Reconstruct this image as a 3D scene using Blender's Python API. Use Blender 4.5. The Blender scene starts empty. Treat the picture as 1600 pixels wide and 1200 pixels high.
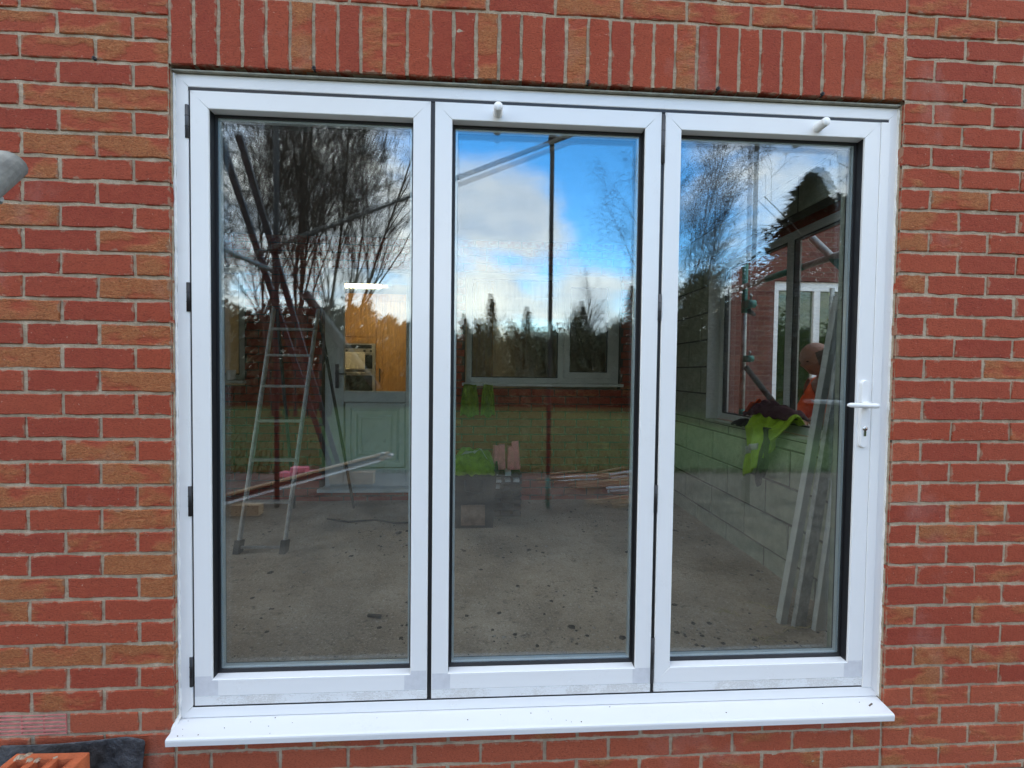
import bpy, bmesh, math, random
from mathutils import Vector, Matrix, noise
random.seed(7)
S = bpy.context.scene
COL = S.collection
R = math.radians

# ------------------------------------------------------------------ camera, sky, sun, exposure
cam_d = bpy.data.cameras.new("camera"); cam = bpy.data.objects.new("camera", cam_d); COL.objects.link(cam)
RIGHT = Vector((0.9983258565, -0.0566093545, 0.0118686616))
DOWN = Vector((0.0103181782, -0.0276032641, -0.9995657032))
FWD = Vector((0.0569123830, 0.9980147498, -0.0269729469))
CAM = Vector((1.0231581, -1.4699429, 1.1324984))
FPX = 677.746813
m = Matrix((RIGHT, -DOWN, -FWD)).transposed().to_4x4(); m.translation = CAM
cam.matrix_world = m
cam_d.sensor_fit = 'HORIZONTAL'; cam_d.sensor_width = 36.0; cam_d.lens = FPX / 1600 * 36.0
cam_d.clip_start = 0.02; cam_d.clip_end = 400
S.camera = cam

SUN_EL, SUN_ROT = R(14), R(20)
W = bpy.data.worlds.new("World"); S.world = W; W.use_nodes = True
def build_sky():
    nt = W.node_tree; nt.nodes.clear(); N = nt.nodes.new; L = nt.links.new
    out = N("ShaderNodeOutputWorld"); bg = N("ShaderNodeBackground"); L(bg.outputs[0], out.inputs[0])
    bg.inputs[1].default_value = 0.12
    sky = N("ShaderNodeTexSky"); sky.sky_type = 'NISHITA'; sky.sun_disc = False
    sky.sun_elevation = SUN_EL; sky.sun_rotation = SUN_ROT; sky.air_density = 1.0; sky.dust_density = 0.6; sky.ozone_density = 1.6
    hsv = N("ShaderNodeHueSaturation"); hsv.inputs['Saturation'].default_value = 1.42; hsv.inputs['Value'].default_value = 1.85; hsv.inputs['Hue'].default_value = 0.504
    L(sky.outputs[0], hsv.inputs['Color'])
    tc = N("ShaderNodeTexCoord"); sep = N("ShaderNodeSeparateXYZ"); L(tc.outputs['Generated'], sep.inputs[0])
    def M(op, a, b=None, c=None):
        n = N("ShaderNodeMath"); n.operation = op
        for i, v in enumerate((a, b, c)):
            if v is None: continue
            if isinstance(v, (int, float)): n.inputs[i].default_value = v
            else: L(v, n.inputs[i])
        return n.outputs[0]
    # clouds lie on a layer overhead: project the view direction on a plane
    h = M('ADD', M('MAXIMUM', sep.outputs[2], 0.0), 0.16)
    comb = N("ShaderNodeCombineXYZ"); L(M('DIVIDE', sep.outputs[0], h), comb.inputs[0]); L(M('DIVIDE', sep.outputs[1], h), comb.inputs[1])
    def fbm(scale, detail, rough, off, dist=0.0):
        mp = N("ShaderNodeMapping"); mp.inputs['Location'].default_value = off
        L(comb.outputs[0], mp.inputs[0])
        n = N("ShaderNodeTexNoise"); n.inputs['Scale'].default_value = scale; n.inputs['Detail'].default_value = detail
        n.inputs['Roughness'].default_value = rough; n.inputs['Distortion'].default_value = dist
        L(mp.outputs[0], n.inputs['Vector']); return n.outputs[0]
    n1 = fbm(1.25, 9, 0.58, (3.1, 1.7, 0.0), 0.25)
    n2 = fbm(3.0, 9, 0.62, (9.3, 4.1, 2.0), 0.3)
    # the cloud masses in the half of the sky that the glass mirrors
    def blob(d, width, amp):
        v = N("ShaderNodeVectorMath"); v.operation = 'DISTANCE'; L(tc.outputs['Generated'], v.inputs[0]); v.inputs[1].default_value = d
        return M('MULTIPLY', M('POWER', 2.718, M('MULTIPLY', M('POWER', M('DIVIDE', v.outputs[1], width), 2.0), -1.0)), amp)
    den = M('ADD', M('MULTIPLY', n1, 1.35), M('MULTIPLY', n2, 0.75))
    for d, w, a in (((0.22, -0.90, 0.38), 0.34, -0.52), ((-0.10, -0.90, 0.45), 0.14, -0.20), ((0.02, -0.935, 0.345), 0.125, 0.62), ((-0.09, -0.94, 0.34), 0.09, 0.22), ((0.10, -0.94, 0.30), 0.08, 0.42),
                    ((0.0, -0.98, 0.185), 0.07, 0.42), ((-0.12, -0.97, 0.19), 0.10, 0.25), ((0.22, -0.955, 0.19), 0.09, 0.42), ((0.42, -0.81, 0.42), 0.13, 0.24), ((-0.06, -0.962, 0.262), 0.05, -0.26), ((0.03, -0.962, 0.258), 0.045, -0.34), ((0.12, -0.955, 0.268), 0.06, -0.26), ((-0.31, -0.87, 0.39), 0.17, 0.24)):
        den = M('ADD', den, blob(d, w, a))
    den = M('ADD', den, M('MULTIPLY', M('POWER', 2.718, M('MULTIPLY', M('POWER', M('DIVIDE', sep.outputs[2], 0.15), 2.0), -1.0)), 0.40))   # cloud thickens towards the horizon
    mr = N("ShaderNodeMapRange"); mr.interpolation_type = 'SMOOTHSTEP'; L(den, mr.inputs[0])
    mr.inputs[1].default_value = 0.74; mr.inputs[2].default_value = 1.18
    cov = mr.outputs[0]
    ramp = N("ShaderNodeValToRGB"); e = ramp.color_ramp.elements
    e[0].position = 0.30; e[0].color = (0.47, 0.50, 0.55, 1); e[1].position = 0.74; e[1].color = (1.0, 0.91, 0.76, 1)
    shade = M('SUBTRACT', M('ADD', n2, M('ADD', M('MULTIPLY', blob((0.0, -0.98, 0.20), 0.10, 1.0), 0.20), M('MULTIPLY', blob((-0.30, -0.87, 0.37), 0.20, 1.0), 0.14))), M('ADD', M('MULTIPLY', cov, 0.06), M('MULTIPLY', blob((0.0, -0.935, 0.33), 0.10, 1.0), 0.12)))
    L(shade, ramp.inputs[0])
    cl = N("ShaderNodeMixRGB"); cl.blend_type = 'MULTIPLY'; cl.inputs[0].default_value = 1.0
    L(ramp.outputs[0], cl.inputs[1]); cl.inputs[2].default_value = (8.4, 8.35, 8.2, 1)
    mix = N("ShaderNodeMixRGB"); L(M('MULTIPLY', cov, 0.88), mix.inputs[0]); L(hsv.outputs[0], mix.inputs[1]); L(cl.outputs[0], mix.inputs[2])
    L(mix.outputs[0], bg.inputs[0])
build_sky()
sun_d = bpy.data.lights.new("sun", 'SUN'); sun = bpy.data.objects.new("sun", sun_d); COL.objects.link(sun)
sun_d.energy = 1.2; sun_d.angle = R(10); sun_d.color = (1.0, 0.93, 0.84)
sd = Vector((math.sin(SUN_ROT) * math.cos(SUN_EL), math.cos(SUN_ROT) * math.cos(SUN_EL), math.sin(SUN_EL)))
sun.rotation_euler = sd.to_track_quat('Z', 'Y').to_euler(); sun.location = (0, 0, 12)
S.view_settings.view_transform = 'Standard'; S.view_settings.look = 'None'; S.view_settings.gamma = 1.0
S.view_settings.exposure = 2.10; S.view_settings.use_curve_mapping = False
S.render.engine = 'CYCLES'
S.cycles.max_bounces = 14; S.cycles.transparent_max_bounces = 32; S.cycles.glossy_bounces = 6; S.cycles.diffuse_bounces = 5
S.cycles.use_denoising = True; S.cycles.use_adaptive_sampling = False; S.cycles.sample_clamp_indirect = 3.0

# ------------------------------------------------------------------ helpers
class MB:
    """collects shapes and links them as one mesh object"""
    def __init__(s): s.v = []; s.f = []; s.mi = []; s.smooth = []
    def add(s, verts, faces, mi=0, smooth=False):
        o = len(s.v); s.v += [tuple(v) for v in verts]
        for f in faces: s.f.append(tuple(i + o for i in f)); s.mi.append(mi); s.smooth.append(smooth)
    def box(s, x0, x1, y0, y1, z0, z1, mi=0):
        v = [(x0,y0,z0),(x1,y0,z0),(x1,y1,z0),(x0,y1,z0),(x0,y0,z1),(x1,y0,z1),(x1,y1,z1),(x0,y1,z1)]
        s.add(v, [(0,3,2,1),(4,5,6,7),(0,1,5,4),(1,2,6,5),(2,3,7,6),(3,0,4,7)], mi)
    def bar(s, p0, p1, w, t, up=(0,0,1), mi=0):
        p0, p1 = Vector(p0), Vector(p1); d = (p1 - p0).normalized(); a = d.cross(Vector(up))
        if a.length < 1e-4: a = d.cross(Vector((1,0,0)))
        a.normalize(); b = d.cross(a)
        v = []
        for p in (p0, p1):
            for sa, sb in ((-1,-1),(1,-1),(1,1),(-1,1)): v.append(p + a * (w/2*sa) + b * (t/2*sb))
        s.add(v, [(0,1,2,3)[::-1],(4,5,6,7),(0,1,5,4),(1,2,6,5),(2,3,7,6),(3,0,4,7)], mi)
    def tube(s, pts, rad, n=8, mi=0, cap=True, smooth=True):
        pts = [Vector(p) for p in pts]; rads = rad if isinstance(rad, (list, tuple)) else [rad]*len(pts)
        o = len(s.v); prev = None
        for i, p in enumerate(pts):
            d = (pts[min(i+1, len(pts)-1)] - pts[max(i-1, 0)])
            if d.length < 1e-9: d = Vector((0,0,1))
            d.normalize()
            if prev is None: a = d.orthogonal().normalized()
            else:
                a = prev - d * prev.dot(d)
                a = a.normalized() if a.length > 1e-6 else d.orthogonal().normalized()
            prev = a; b = d.cross(a)
            for k in range(n):
                t = 2*math.pi*k/n; s.v.append(tuple(p + (a*math.cos(t) + b*math.sin(t)) * rads[i]))
        for i in range(len(pts)-1):
            for k in range(n):
                k2 = (k+1) % n
                s.f.append((o+i*n+k, o+i*n+k2, o+(i+1)*n+k2, o+(i+1)*n+k)); s.mi.append(mi); s.smooth.append(smooth)
        if cap:
            s.f.append(tuple(o+k for k in range(n))[::-1]); s.mi.append(mi); s.smooth.append(False)
            e = o+(len(pts)-1)*n; s.f.append(tuple(e+k for k in range(n))); s.mi.append(mi); s.smooth.append(False)
    def lathe(s, c, prof, n=20, mi=0, axis='z'):
        o = len(s.v)
        for r, h in prof:
            for k in range(n):
                t = 2*math.pi*k/n; a, b = r*math.cos(t), r*math.sin(t)
                s.v.append((c[0]+a, c[1]+b, c[2]+h) if axis == 'z' else (c[0]+a, c[1]-h, c[2]+b))
        for i in range(len(prof)-1):
            for k in range(n):
                k2 = (k+1) % n; s.f.append((o+i*n+k, o+i*n+k2, o+(i+1)*n+k2, o+(i+1)*n+k)); s.mi.append(mi); s.smooth.append(True)
    def mesh(s, name, mats):
        me = bpy.data.meshes.new(name); me.from_pydata(s.v, [], s.f)
        for m_ in (mats if isinstance(mats, (list, tuple)) else [mats]): me.materials.append(m_)
        me.polygons.foreach_set('material_index', s.mi); me.polygons.foreach_set('use_smooth', s.smooth)
        me.update(); return me
    def obj(s, name, mats, parent=None, loc=None):
        return link(name, s.mesh(name, mats), parent, loc)
def link(name, me, parent=None, loc=None):
    o = bpy.data.objects.new(name, me); COL.objects.link(o)
    if parent: o.parent = parent
    if loc: o.location = loc
    return o
def empty(name, loc=(0,0,0), rz=0.0):
    o = bpy.data.objects.new(name, None); COL.objects.link(o); o.location = loc; o.rotation_euler = (0,0,rz); o.empty_display_size = .1; return o
def tag(o, label=None, cat=None, group=None, kind=None):
    if label: o['label'] = label
    if cat: o['category'] = cat
    if group: o['group'] = group
    if kind or cat: o['kind'] = kind or 'thing'
    return o
def bevel(o, w, seg=2):
    b = o.modifiers.new('bevel', 'BEVEL'); b.width = w; b.segments = seg; b.limit_method = 'ANGLE'; b.angle_limit = R(40); return o

# ------------------------------------------------------------------ materials
def new_mat(name):
    m_ = bpy.data.materials.new(name); m_.use_nodes = True
    return m_, m_.node_tree, m_.node_tree.nodes['Principled BSDF']
def nd(nt, t, **kw):
    n = nt.nodes.new(t)
    for k, v in kw.items():
        if hasattr(n, k): setattr(n, k, v)
        else: n.inputs[k.replace('_', ' ')].default_value = v
    return n
def mat(name, col, rough=.6, var=.0, scale=8.0, bump=.0, bscale=None, metal=0.0, col2=None, stretch=(1,1,1), spec=.5):
    m_, nt, p = new_mat(name); L = nt.links.new
    p.inputs['Roughness'].default_value = rough; p.inputs['Metallic'].default_value = metal
    p.inputs['Specular IOR Level'].default_value = spec
    p.inputs['Base Color'].default_value = (*col, 1)
    if var or col2 or bump:
        tc = nd(nt, 'ShaderNodeTexCoord'); mp = nd(nt, 'ShaderNodeMapping'); mp.inputs['Scale'].default_value = stretch
        L(tc.outputs['Object'], mp.inputs[0])
    if var or col2:
        n = nd(nt, 'ShaderNodeTexNoise', Scale=scale, Detail=6.0, Roughness=.62); L(mp.outputs[0], n.inputs['Vector'])
        r = nd(nt, 'ShaderNodeValToRGB'); e = r.color_ramp.elements
        c2 = col2 or tuple(min(1, c*(1+var)) for c in col); c1 = col if col2 else tuple(c*(1-var) for c in col)
        e[0].position = .34; e[0].color = (*c1, 1); e[1].position = .66; e[1].color = (*c2, 1)
        L(n.outputs[0], r.inputs[0]); L(r.outputs[0], p.inputs['Base Color'])
    if bump:
        n = nd(nt, 'ShaderNodeTexNoise', Scale=bscale or scale*4, Detail=5.0, Roughness=.65); L(mp.outputs[0], n.inputs['Vector'])
        b = nd(nt, 'ShaderNodeBump', Strength=bump, Distance=.01); L(n.outputs[0], b.inputs['Height']); L(b.outputs[0], p.inputs['Normal'])
    return m_
def brick_material():
    # object colour: R = share of sanded tan, G = darkness of the red, B = pale orange
    m_, nt, p = new_mat('brick_clay'); L = nt.links.new
    g = nd(nt, 'ShaderNodeNewGeometry'); oi = nd(nt, 'ShaderNodeObjectInfo'); sp = nd(nt, 'ShaderNodeSeparateColor'); L(oi.outputs['Color'], sp.inputs[0])
    def mixc(f, a, b):
        n = nd(nt, 'ShaderNodeMixRGB')
        for i, v in enumerate((f, a, b)):
            if isinstance(v, tuple): n.inputs[i].default_value = (*v, 1)
            elif isinstance(v, float): n.inputs[i].default_value = v
            else: L(v, n.inputs[i])
        return n.outputs[0]
    def math_(op, a, b):
        n = nd(nt, 'ShaderNodeMath', operation=op)
        for i, v in enumerate((a, b)):
            if isinstance(v, float): n.inputs[i].default_value = v
            else: L(v, n.inputs[i])
        return n.outputs[0]
    def ns(scale, detail, rough, st=(1,1,1), dist=0.0):
        mp = nd(nt, 'ShaderNodeMapping'); mp.inputs['Scale'].default_value = st; L(g.outputs['Position'], mp.inputs[0])
        n = nd(nt, 'ShaderNodeTexNoise', Scale=scale, Detail=detail, Roughness=rough, Distortion=dist); L(mp.outputs[0], n.inputs['Vector']); return n.outputs[0]
    def ramp(v, a, b):
        n = nd(nt, 'ShaderNodeMapRange'); L(v, n.inputs[0]); n.inputs[1].default_value = a; n.inputs[2].default_value = b; return n.outputs[0]
    fine = ns(125.0, 5.0, .75, (1, 1, 1.8)); mid = ns(34.0, 5.0, .6); big = ns(7.0, 3.0, .5, (1, 1, 2.2)); crease = ns(75.0, 3.0, .6, (.8, .8, 2.0), 2.4)
    red = mixc(sp.outputs['Green'], (.37, .070, .034), (.315, .054, .031))
    red = mixc(sp.outputs['Blue'], red, (.43, .108, .055))
    red = mixc(ramp(mid, .35, .75), red, mixc(.35, red, (.42, .10, .05)))
    tan = mixc(ramp(crease, .35, .65), (.40, .115, .043), (.53, .215, .088))
    # tan blush covers part of the face
    m1 = ramp(math_('ADD', math_('MULTIPLY', sp.outputs['Red'], 1.0), math_('MULTIPLY', math_('SUBTRACT', big, .5), 2.8)), .32, .68)
    m1 = math_('MULTIPLY', m1, ramp(sp.outputs['Red'], .02, .25))
    c = mixc(m1, red, tan)
    c = mixc(math_('MULTIPLY', ramp(fine, .28, .5), 1.0), mixc(.72, c, (.06, .016, .011)), c)
    # pale grit and lime bloom
    c = mixc(math_('MULTIPLY', ramp(ns(120.0, 2.0, .5), .70, .76), .55), c, (.62, .40, .30))
    c = mixc(math_('MULTIPLY', ramp(ns(3.2, 5.0, .6, (1, 1, .8)), .60, .82), .30), c, (.56, .40, .36))
    tg = nd(nt, 'ShaderNodeTexCoord'); sg = nd(nt, 'ShaderNodeSeparateXYZ'); L(tg.outputs['Generated'], sg.inputs[0])
    def edge(v, size): return math_('MULTIPLY', math_('MINIMUM', v, math_('SUBTRACT', 1.0, v)), size)
    ed = math_('MINIMUM', edge(sg.outputs[0], .2), edge(sg.outputs[2], .065))
    sm = math_('SUBTRACT', math_('MULTIPLY', math_('SUBTRACT', ns(26.0, 6.0, .7), .46), .055), ed)
    c = mixc(math_('MULTIPLY', ramp(sm, -.001, .0035), .62), c, (.38, .26, .175))
    c = mixc(math_('MULTIPLY', ramp(ns(11.0, 4.0, .6, (1, 1, 2)), .55, .75), .35), c, mixc(.5, c, (.10, .02, .015)))
    L(c, p.inputs['Base Color']); p.inputs['Roughness'].default_value = .92; p.inputs['Specular IOR Level'].default_value = .25
    hgt = math_('ADD', math_('MULTIPLY', fine, .5), math_('MULTIPLY', math_('MULTIPLY', crease, m1), 1.2)); hgt = math_('ADD', hgt, math_('MULTIPLY', mid, .6))
    b = nd(nt, 'ShaderNodeBump', Strength=.9, Distance=.008); L(hgt, b.inputs['Height']); L(b.outputs[0], p.inputs['Normal'])
    return m_
M_BRICK = brick_material()
M_MORTAR = mat('mortar', (.36, .275, .185), .95, 0, 26, .9, 120, col2=(.54, .43, .31))
def upvc(name, col, rough):
    m_, nt, p = new_mat(name); L = nt.links.new
    g = nd(nt, 'ShaderNodeNewGeometry')
    n = nd(nt, 'ShaderNodeTexNoise', Scale=9.0, Detail=8.0, Roughness=.7); L(g.outputs['Position'], n.inputs['Vector'])
    n2 = nd(nt, 'ShaderNodeTexNoise', Scale=150.0, Detail=3.0, Roughness=.6); L(g.outputs['Position'], n2.inputs['Vector'])
    r = nd(nt, 'ShaderNodeMapRange'); L(n.outputs[0], r.inputs[0]); r.inputs[1].default_value = .56; r.inputs[2].default_value = .8; r.inputs[4].default_value = .38
    r2 = nd(nt, 'ShaderNodeMapRange'); L(n2.outputs[0], r2.inputs[0]); r2.inputs[1].default_value = .45; r2.inputs[2].default_value = .65
    mm = nd(nt, 'ShaderNodeMath', operation='MULTIPLY'); L(r.outputs[0], mm.inputs[0]); L(r2.outputs[0], mm.inputs[1])
    mx = nd(nt, 'ShaderNodeMixRGB'); L(mm.outputs[0], mx.inputs[0]); mx.inputs[1].default_value = (*col, 1); mx.inputs[2].default_value = (col[0]*.72, col[1]*.70, col[2]*.68, 1)
    L(mx.outputs[0], p.inputs['Base Color'])
    mr = nd(nt, 'ShaderNodeMapRange'); L(n.outputs[0], mr.inputs[0]); mr.inputs[3].default_value = rough*.7; mr.inputs[4].default_value = rough*1.5
    L(mr.outputs[0], p.inputs['Roughness'])
    return m_
M_WHITE = upvc('white_pvc', (.84, .84, .835), .22)
M_SILL = upvc('white_sill_pvc', (.74, .745, .75), .30)  # same pvc as the frame, darkened to offset the light on the sill
M_RUBBER = mat('black_rubber', (.012, .012, .014), .45)
M_GREYHINGE = mat('dark_grey_hinge', (.055, .058, .064), .45)
def scuffed():
    m_, nt, p = new_mat('scuffed_pvc'); L = nt.links.new; g = nd(nt, 'ShaderNodeNewGeometry')
    mp = nd(nt, 'ShaderNodeMapping'); mp.inputs['Scale'].default_value = (1, 1, 2.2); L(g.outputs['Position'], mp.inputs[0])
    a = nd(nt, 'ShaderNodeTexNoise', Scale=6.0, Detail=3.0); L(g.outputs['Position'], a.inputs['Vector'])
    b = nd(nt, 'ShaderNodeTexNoise', Scale=85.0, Detail=6.0, Roughness=.75, Distortion=1.5); L(mp.outputs[0], b.inputs['Vector'])
    ad = nd(nt, 'ShaderNodeMath', operation='ADD'); L(a.outputs[0], ad.inputs[0]); L(b.outputs[0], ad.inputs[1])
    r = nd(nt, 'ShaderNodeValToRGB'); e = r.color_ramp.elements; e[0].position = .84; e[0].color = (.79, .80, .80, 1); e[1].position = 1.0; e[1].color = (.80, .80, .79, 1)
    e2 = r.color_ramp.elements.new(.93); e2.color = (.60, .58, .55, 1)
    dv = nd(nt, 'ShaderNodeMath', operation='MULTIPLY'); L(ad.outputs[0], dv.inputs[0]); dv.inputs[1].default_value = .86
    L(dv.outputs[0], r.inputs[0]); L(r.outputs[0], p.inputs['Base Color']); p.inputs['Roughness'].default_value = .35; return m_
M_SCUFF = scuffed()
M_FILM = mat('film_residue', (.66, .665, .69), .32, .05, 40, .15, 90)
M_SPACER = mat('spacer_bar', (.42, .48, .48), .35, metal=.3)
M_SEAL = mat('white_sealant', (.80, .79, .76), .5, .06, 40, .5, 90)
M_TRIM = mat('weathered_head_trim', (.30, .29, .23), .6, .25, 30)
M_CHROME = mat('chrome', (.6, .6, .6), .15, metal=1.0)
M_DARK = mat('dark_void', (.01, .01, .01), .8)
def glass_material(name, tint, refl, body=None):
    # thin glazing: a mirror coat whose strength follows the angle, the rest passes through
    m_, nt, p = new_mat(name); L = nt.links.new; nt.nodes.remove(p); out = nt.nodes['Material Output']
    tr = nd(nt, 'ShaderNodeBsdfTransparent'); tr.inputs[0].default_value = (*tint, 1)
    gl = nd(nt, 'ShaderNodeBsdfGlossy'); gl.inputs['Roughness'].default_value = 0.0; gl.inputs[0].default_value = (.86, .95, 1.0, 1)
    lw = nd(nt, 'ShaderNodeLayerWeight'); lw.inputs['Blend'].default_value = .5
    pw = nd(nt, 'ShaderNodeMath', operation='POWER'); L(lw.outputs['Facing'], pw.inputs[0]); pw.inputs[1].default_value = 4.0
    ma = nd(nt, 'ShaderNodeMath', operation='MULTIPLY_ADD'); L(pw.outputs[0], ma.inputs[0]); ma.inputs[1].default_value = 1 - refl; ma.inputs[2].default_value = refl
    mx = nd(nt, 'ShaderNodeMixShader'); L(ma.outputs[0], mx.inputs[0]); L(tr.outputs[0], mx.inputs[1]); L(gl.outputs[0], mx.inputs[2])
    if body:   # breath of condensation: a thin scattering film with runs in it
        df = nd(nt, 'ShaderNodeBsdfDiffuse'); df.inputs[0].default_value = (.7, .7, .7, 1)
        tc = nd(nt, 'ShaderNodeTexCoord'); mp = nd(nt, 'ShaderNodeMapping'); mp.inputs['Scale'].default_value = (38, 1, 2.2); L(tc.outputs['Object'], mp.inputs[0])
        n = nd(nt, 'ShaderNodeTexNoise', Scale=1.0, Detail=3.0); L(mp.outputs[0], n.inputs['Vector'])
        r = nd(nt, 'ShaderNodeMapRange'); L(n.outputs[0], r.inputs[0]); r.inputs[1].default_value = .42; r.inputs[2].default_value = .7; r.inputs[4].default_value = body
        m2 = nd(nt, 'ShaderNodeMixShader'); L(r.outputs[0], m2.inputs[0]); L(mx.outputs[0], m2.inputs[1]); L(df.outputs[0], m2.inputs[2]); mx = m2
    L(mx.outputs[0], out.inputs[0]); return m_
M_GLASS = glass_material('coated_glass', (.985, .99, .985), .088)
M_WGLASS = glass_material('window_glass', (.97, .98, .97), .04)
M_FOGGLASS = glass_material('misted_glass', (.96, .97, .96), .04, .10)
M_GALV = mat('galvanised_steel', (.34, .37, .36), .5, .30, 22, .3, 60, metal=.55)
M_GREENP = mat('green_painted_tube', (.03, .20, .16), .5, .3, 25)
M_DKTUBE = mat('dark_tube', (.032, .034, .032), .75, .3, 20)  # near-black tube colour
M_ALU = mat('aluminium', (.62, .64, .64), .38, .12, 30, metal=.75)
def concrete():
    m_, nt, p = new_mat('dusty_concrete'); L = nt.links.new; g = nd(nt, 'ShaderNodeNewGeometry')
    def ns(sc, d, r_): n = nd(nt, 'ShaderNodeTexNoise', Scale=sc, Detail=d, Roughness=r_); L(g.outputs['Position'], n.inputs['Vector']); return n.outputs[0]
    a, b, c = ns(2.2, 8.0, .65), ns(17.0, 7.0, .75), ns(75.0, 4.0, .75)
    def mixf(f, lo, hi, c1, c2):
        mr = nd(nt, 'ShaderNodeMapRange'); L(f, mr.inputs[0]); mr.inputs[1].default_value = lo; mr.inputs[2].default_value = hi
        mx = nd(nt, 'ShaderNodeMixRGB'); L(mr.outputs[0], mx.inputs[0])
        for i, v in ((1, c1), (2, c2)):
            if isinstance(v, tuple): mx.inputs[i].default_value = (*v, 1)
            else: L(v, mx.inputs[i])
        return mx.outputs[0]
    col = mixf(a, .36, .66, (.34, .272, .195), (.56, .468, .35))
    col = mixf(b, .55, .68, col, (.17, .145, .11)); col = mixf(c, .56, .68, col, (.68, .62, .52)); col = mixf(c, .43, .30, col, (.10, .085, .065))
    L(col, p.inputs['Base Color']); p.inputs['Roughness'].default_value = .95
    ad = nd(nt, 'ShaderNodeMath', operation='MULTIPLY_ADD'); L(b, ad.inputs[0]); ad.inputs[1].default_value = 2.0; L(c, ad.inputs[2])
    bp = nd(nt, 'ShaderNodeBump', Strength=.9, Distance=.012); L(ad.outputs[0], bp.inputs['Height']); L(bp.outputs[0], p.inputs['Normal']); return m_
M_CONC = concrete()
M_TRIMGREY = mat('grey_green_pvc', (.46, .50, .475), .4, .12, 12)
M_LADDER = mat('dusty_aluminium', (.42, .42, .40), .45, .2, 26, metal=.5)
M_BLOCK = mat('concrete_block', (.31, .345, .26), .95, .18, 14, .8, 90)
M_BLOCKMORTAR = mat('block_mortar', (.07, .068, .055), .95, .2, 20, .5)
M_EARTH = mat('earth', (.105, .085, .062), 1.0, .45, 3.0, .9, 18)
M_GRASS = mat('lawn', (.030, .072, .012), 1.0, 0, 1.3, .9, 60, col2=(.065, .112, .022))
M_BARK = mat('bark', (.022, .018, .015), .95, .35, 12)
M_TWIG = mat('twigs', (.022, .018, .015), .95, .3, 3)
M_BIRCH = mat('birch_bark', (.06, .05, .045), .9, .3, 6)
M_CONIFER = mat('conifer_foliage', (.012, .022, .012), .9, .5, 2.0)
M_HEDGE = mat('hedge_foliage', (.022, .028, .014), .95, .5, 2.0)
M_TIMBER = mat('timber', (.40, .27, .15), .8, .25, 30, .3, 50)
M_OAK = mat('oak_veneer', (.56, .285, .07), .45, .2, 5.0, stretch=(9, 9, .8))
M_STEEL = mat('oven_steel', (.50, .48, .43), .32, .1, 10, metal=.6)
M_OVENGLASS = mat('oven_glass', (.02, .02, .018), .12)
M_CLOTH = mat('tea_towel', (.70, .66, .56), .95, .08, 20)
M_PAINT = mat('kitchen_paint', (.62, .55, .42), .9, .04, 4)
M_DOORWHITE = mat('grey_white_pvc', (.55, .59, .57), .45, .08, 6)
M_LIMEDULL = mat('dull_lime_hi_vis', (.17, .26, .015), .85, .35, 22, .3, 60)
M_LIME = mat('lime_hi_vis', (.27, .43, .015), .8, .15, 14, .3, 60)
M_ORANGE = mat('orange_hi_vis', (.80, .10, .012), .8, .12, 14, .3, 60)
M_BAND = mat('reflective_band', (.42, .43, .42), .4, .1, 20)
M_BLACKCLOTH = mat('black_cloth', (.014, .013, .014), .9, .2, 14)
M_MAROON = mat('maroon_cloth', (.055, .013, .022), .9, .2, 14)
M_SKIN = mat('skin', (.34, .155, .10), .5, .10, 14)
M_BLACKPLASTIC = mat('black_plastic', (.022, .022, .023), .5, .4, 9, .3, 30)
M_SHEET = mat('black_membrane', (.016, .017, .02), .42, 0, 24, .8, 60, col2=(.085, .09, .10))
M_AIRBRICK = mat('pink_air_brick', (.50, .17, .15), .85, .18, 40, .4, 90)
M_ORBRICK = mat('orange_clay', (.50, .125, .045), .9, .2, 20, .6, 70)
M_PINKBRICK = mat('pinkish_red_clay', (.86, .24, .29), .9, .2, 20, .5, 60)
M_ROOF = mat('dark_roofing_felt', (.06, .058, .055), .9, .2, 3)
m_, nt_, p_ = new_mat('lit_tube'); M_LAMP = m_
p_.inputs['Emission Color'].default_value = (1.0, .83, .50, 1); p_.inputs['Emission Strength'].default_value = 12.0

# ------------------------------------------------------------------ setting: ground, lawn
def sheet(name, x0, x1, y0, y1, z, nx, ny, amp, sc, m_):
    mb = MB(); v = []
    for j in range(ny+1):
        for i in range(nx+1):
            x = x0+(x1-x0)*i/nx; y = y0+(y1-y0)*j/ny
            v.append((x, y, z + amp*noise.fractal(Vector((x*sc, y*sc, 3.3)), 1.0, 2.0, 4)))
    mb.add(v, [(j*(nx+1)+i, j*(nx+1)+i+1, (j+1)*(nx+1)+i+1, (j+1)*(nx+1)+i) for j in range(ny) for i in range(nx)], 0, True)
    return tag(mb.obj(name, m_), kind='structure')
tag(sheet('ground', -150, 150, -200, 120, -.36, 20, 20, 0, .1, M_EARTH))
sheet('garden_earth', -9, 12, -5.4, -.0, -.315, 140, 50, .03, 1.6, M_EARTH)
sheet('lawn', -60, 60, -60, -4.75, -.30, 60, 40, .02, .5, M_GRASS)
sheet('side_path', 3.16, 9, 0.0, 4.8, -.305, 30, 30, .01, 1.0, M_CONC)
def grass_blades():
    mb = MB(); rnd = random.Random(5)
    for k in range(26000):
        y = -4.55 - (rnd.random()**1.6)*11; x = 1 + (rnd.random()-.5)*(8 - y*1.6)
        h = .03 + rnd.random()*.05; a = rnd.random()*6.28; w = .006 + .01*rnd.random()
        lx, ly = (rnd.random()-.5)*.05, (rnd.random()-.5)*.05
        mb.add([(x-w*math.cos(a), y-w*math.sin(a), -.31), (x+w*math.cos(a), y+w*math.sin(a), -.31), (x+lx, y+ly, -.30+h)], [(0,1,2)])
    tag(mb.obj('grass', M_GRASS), 'short rough lawn grass mirrored in the lower glass', 'grass', kind='stuff')
grass_blades()

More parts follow.
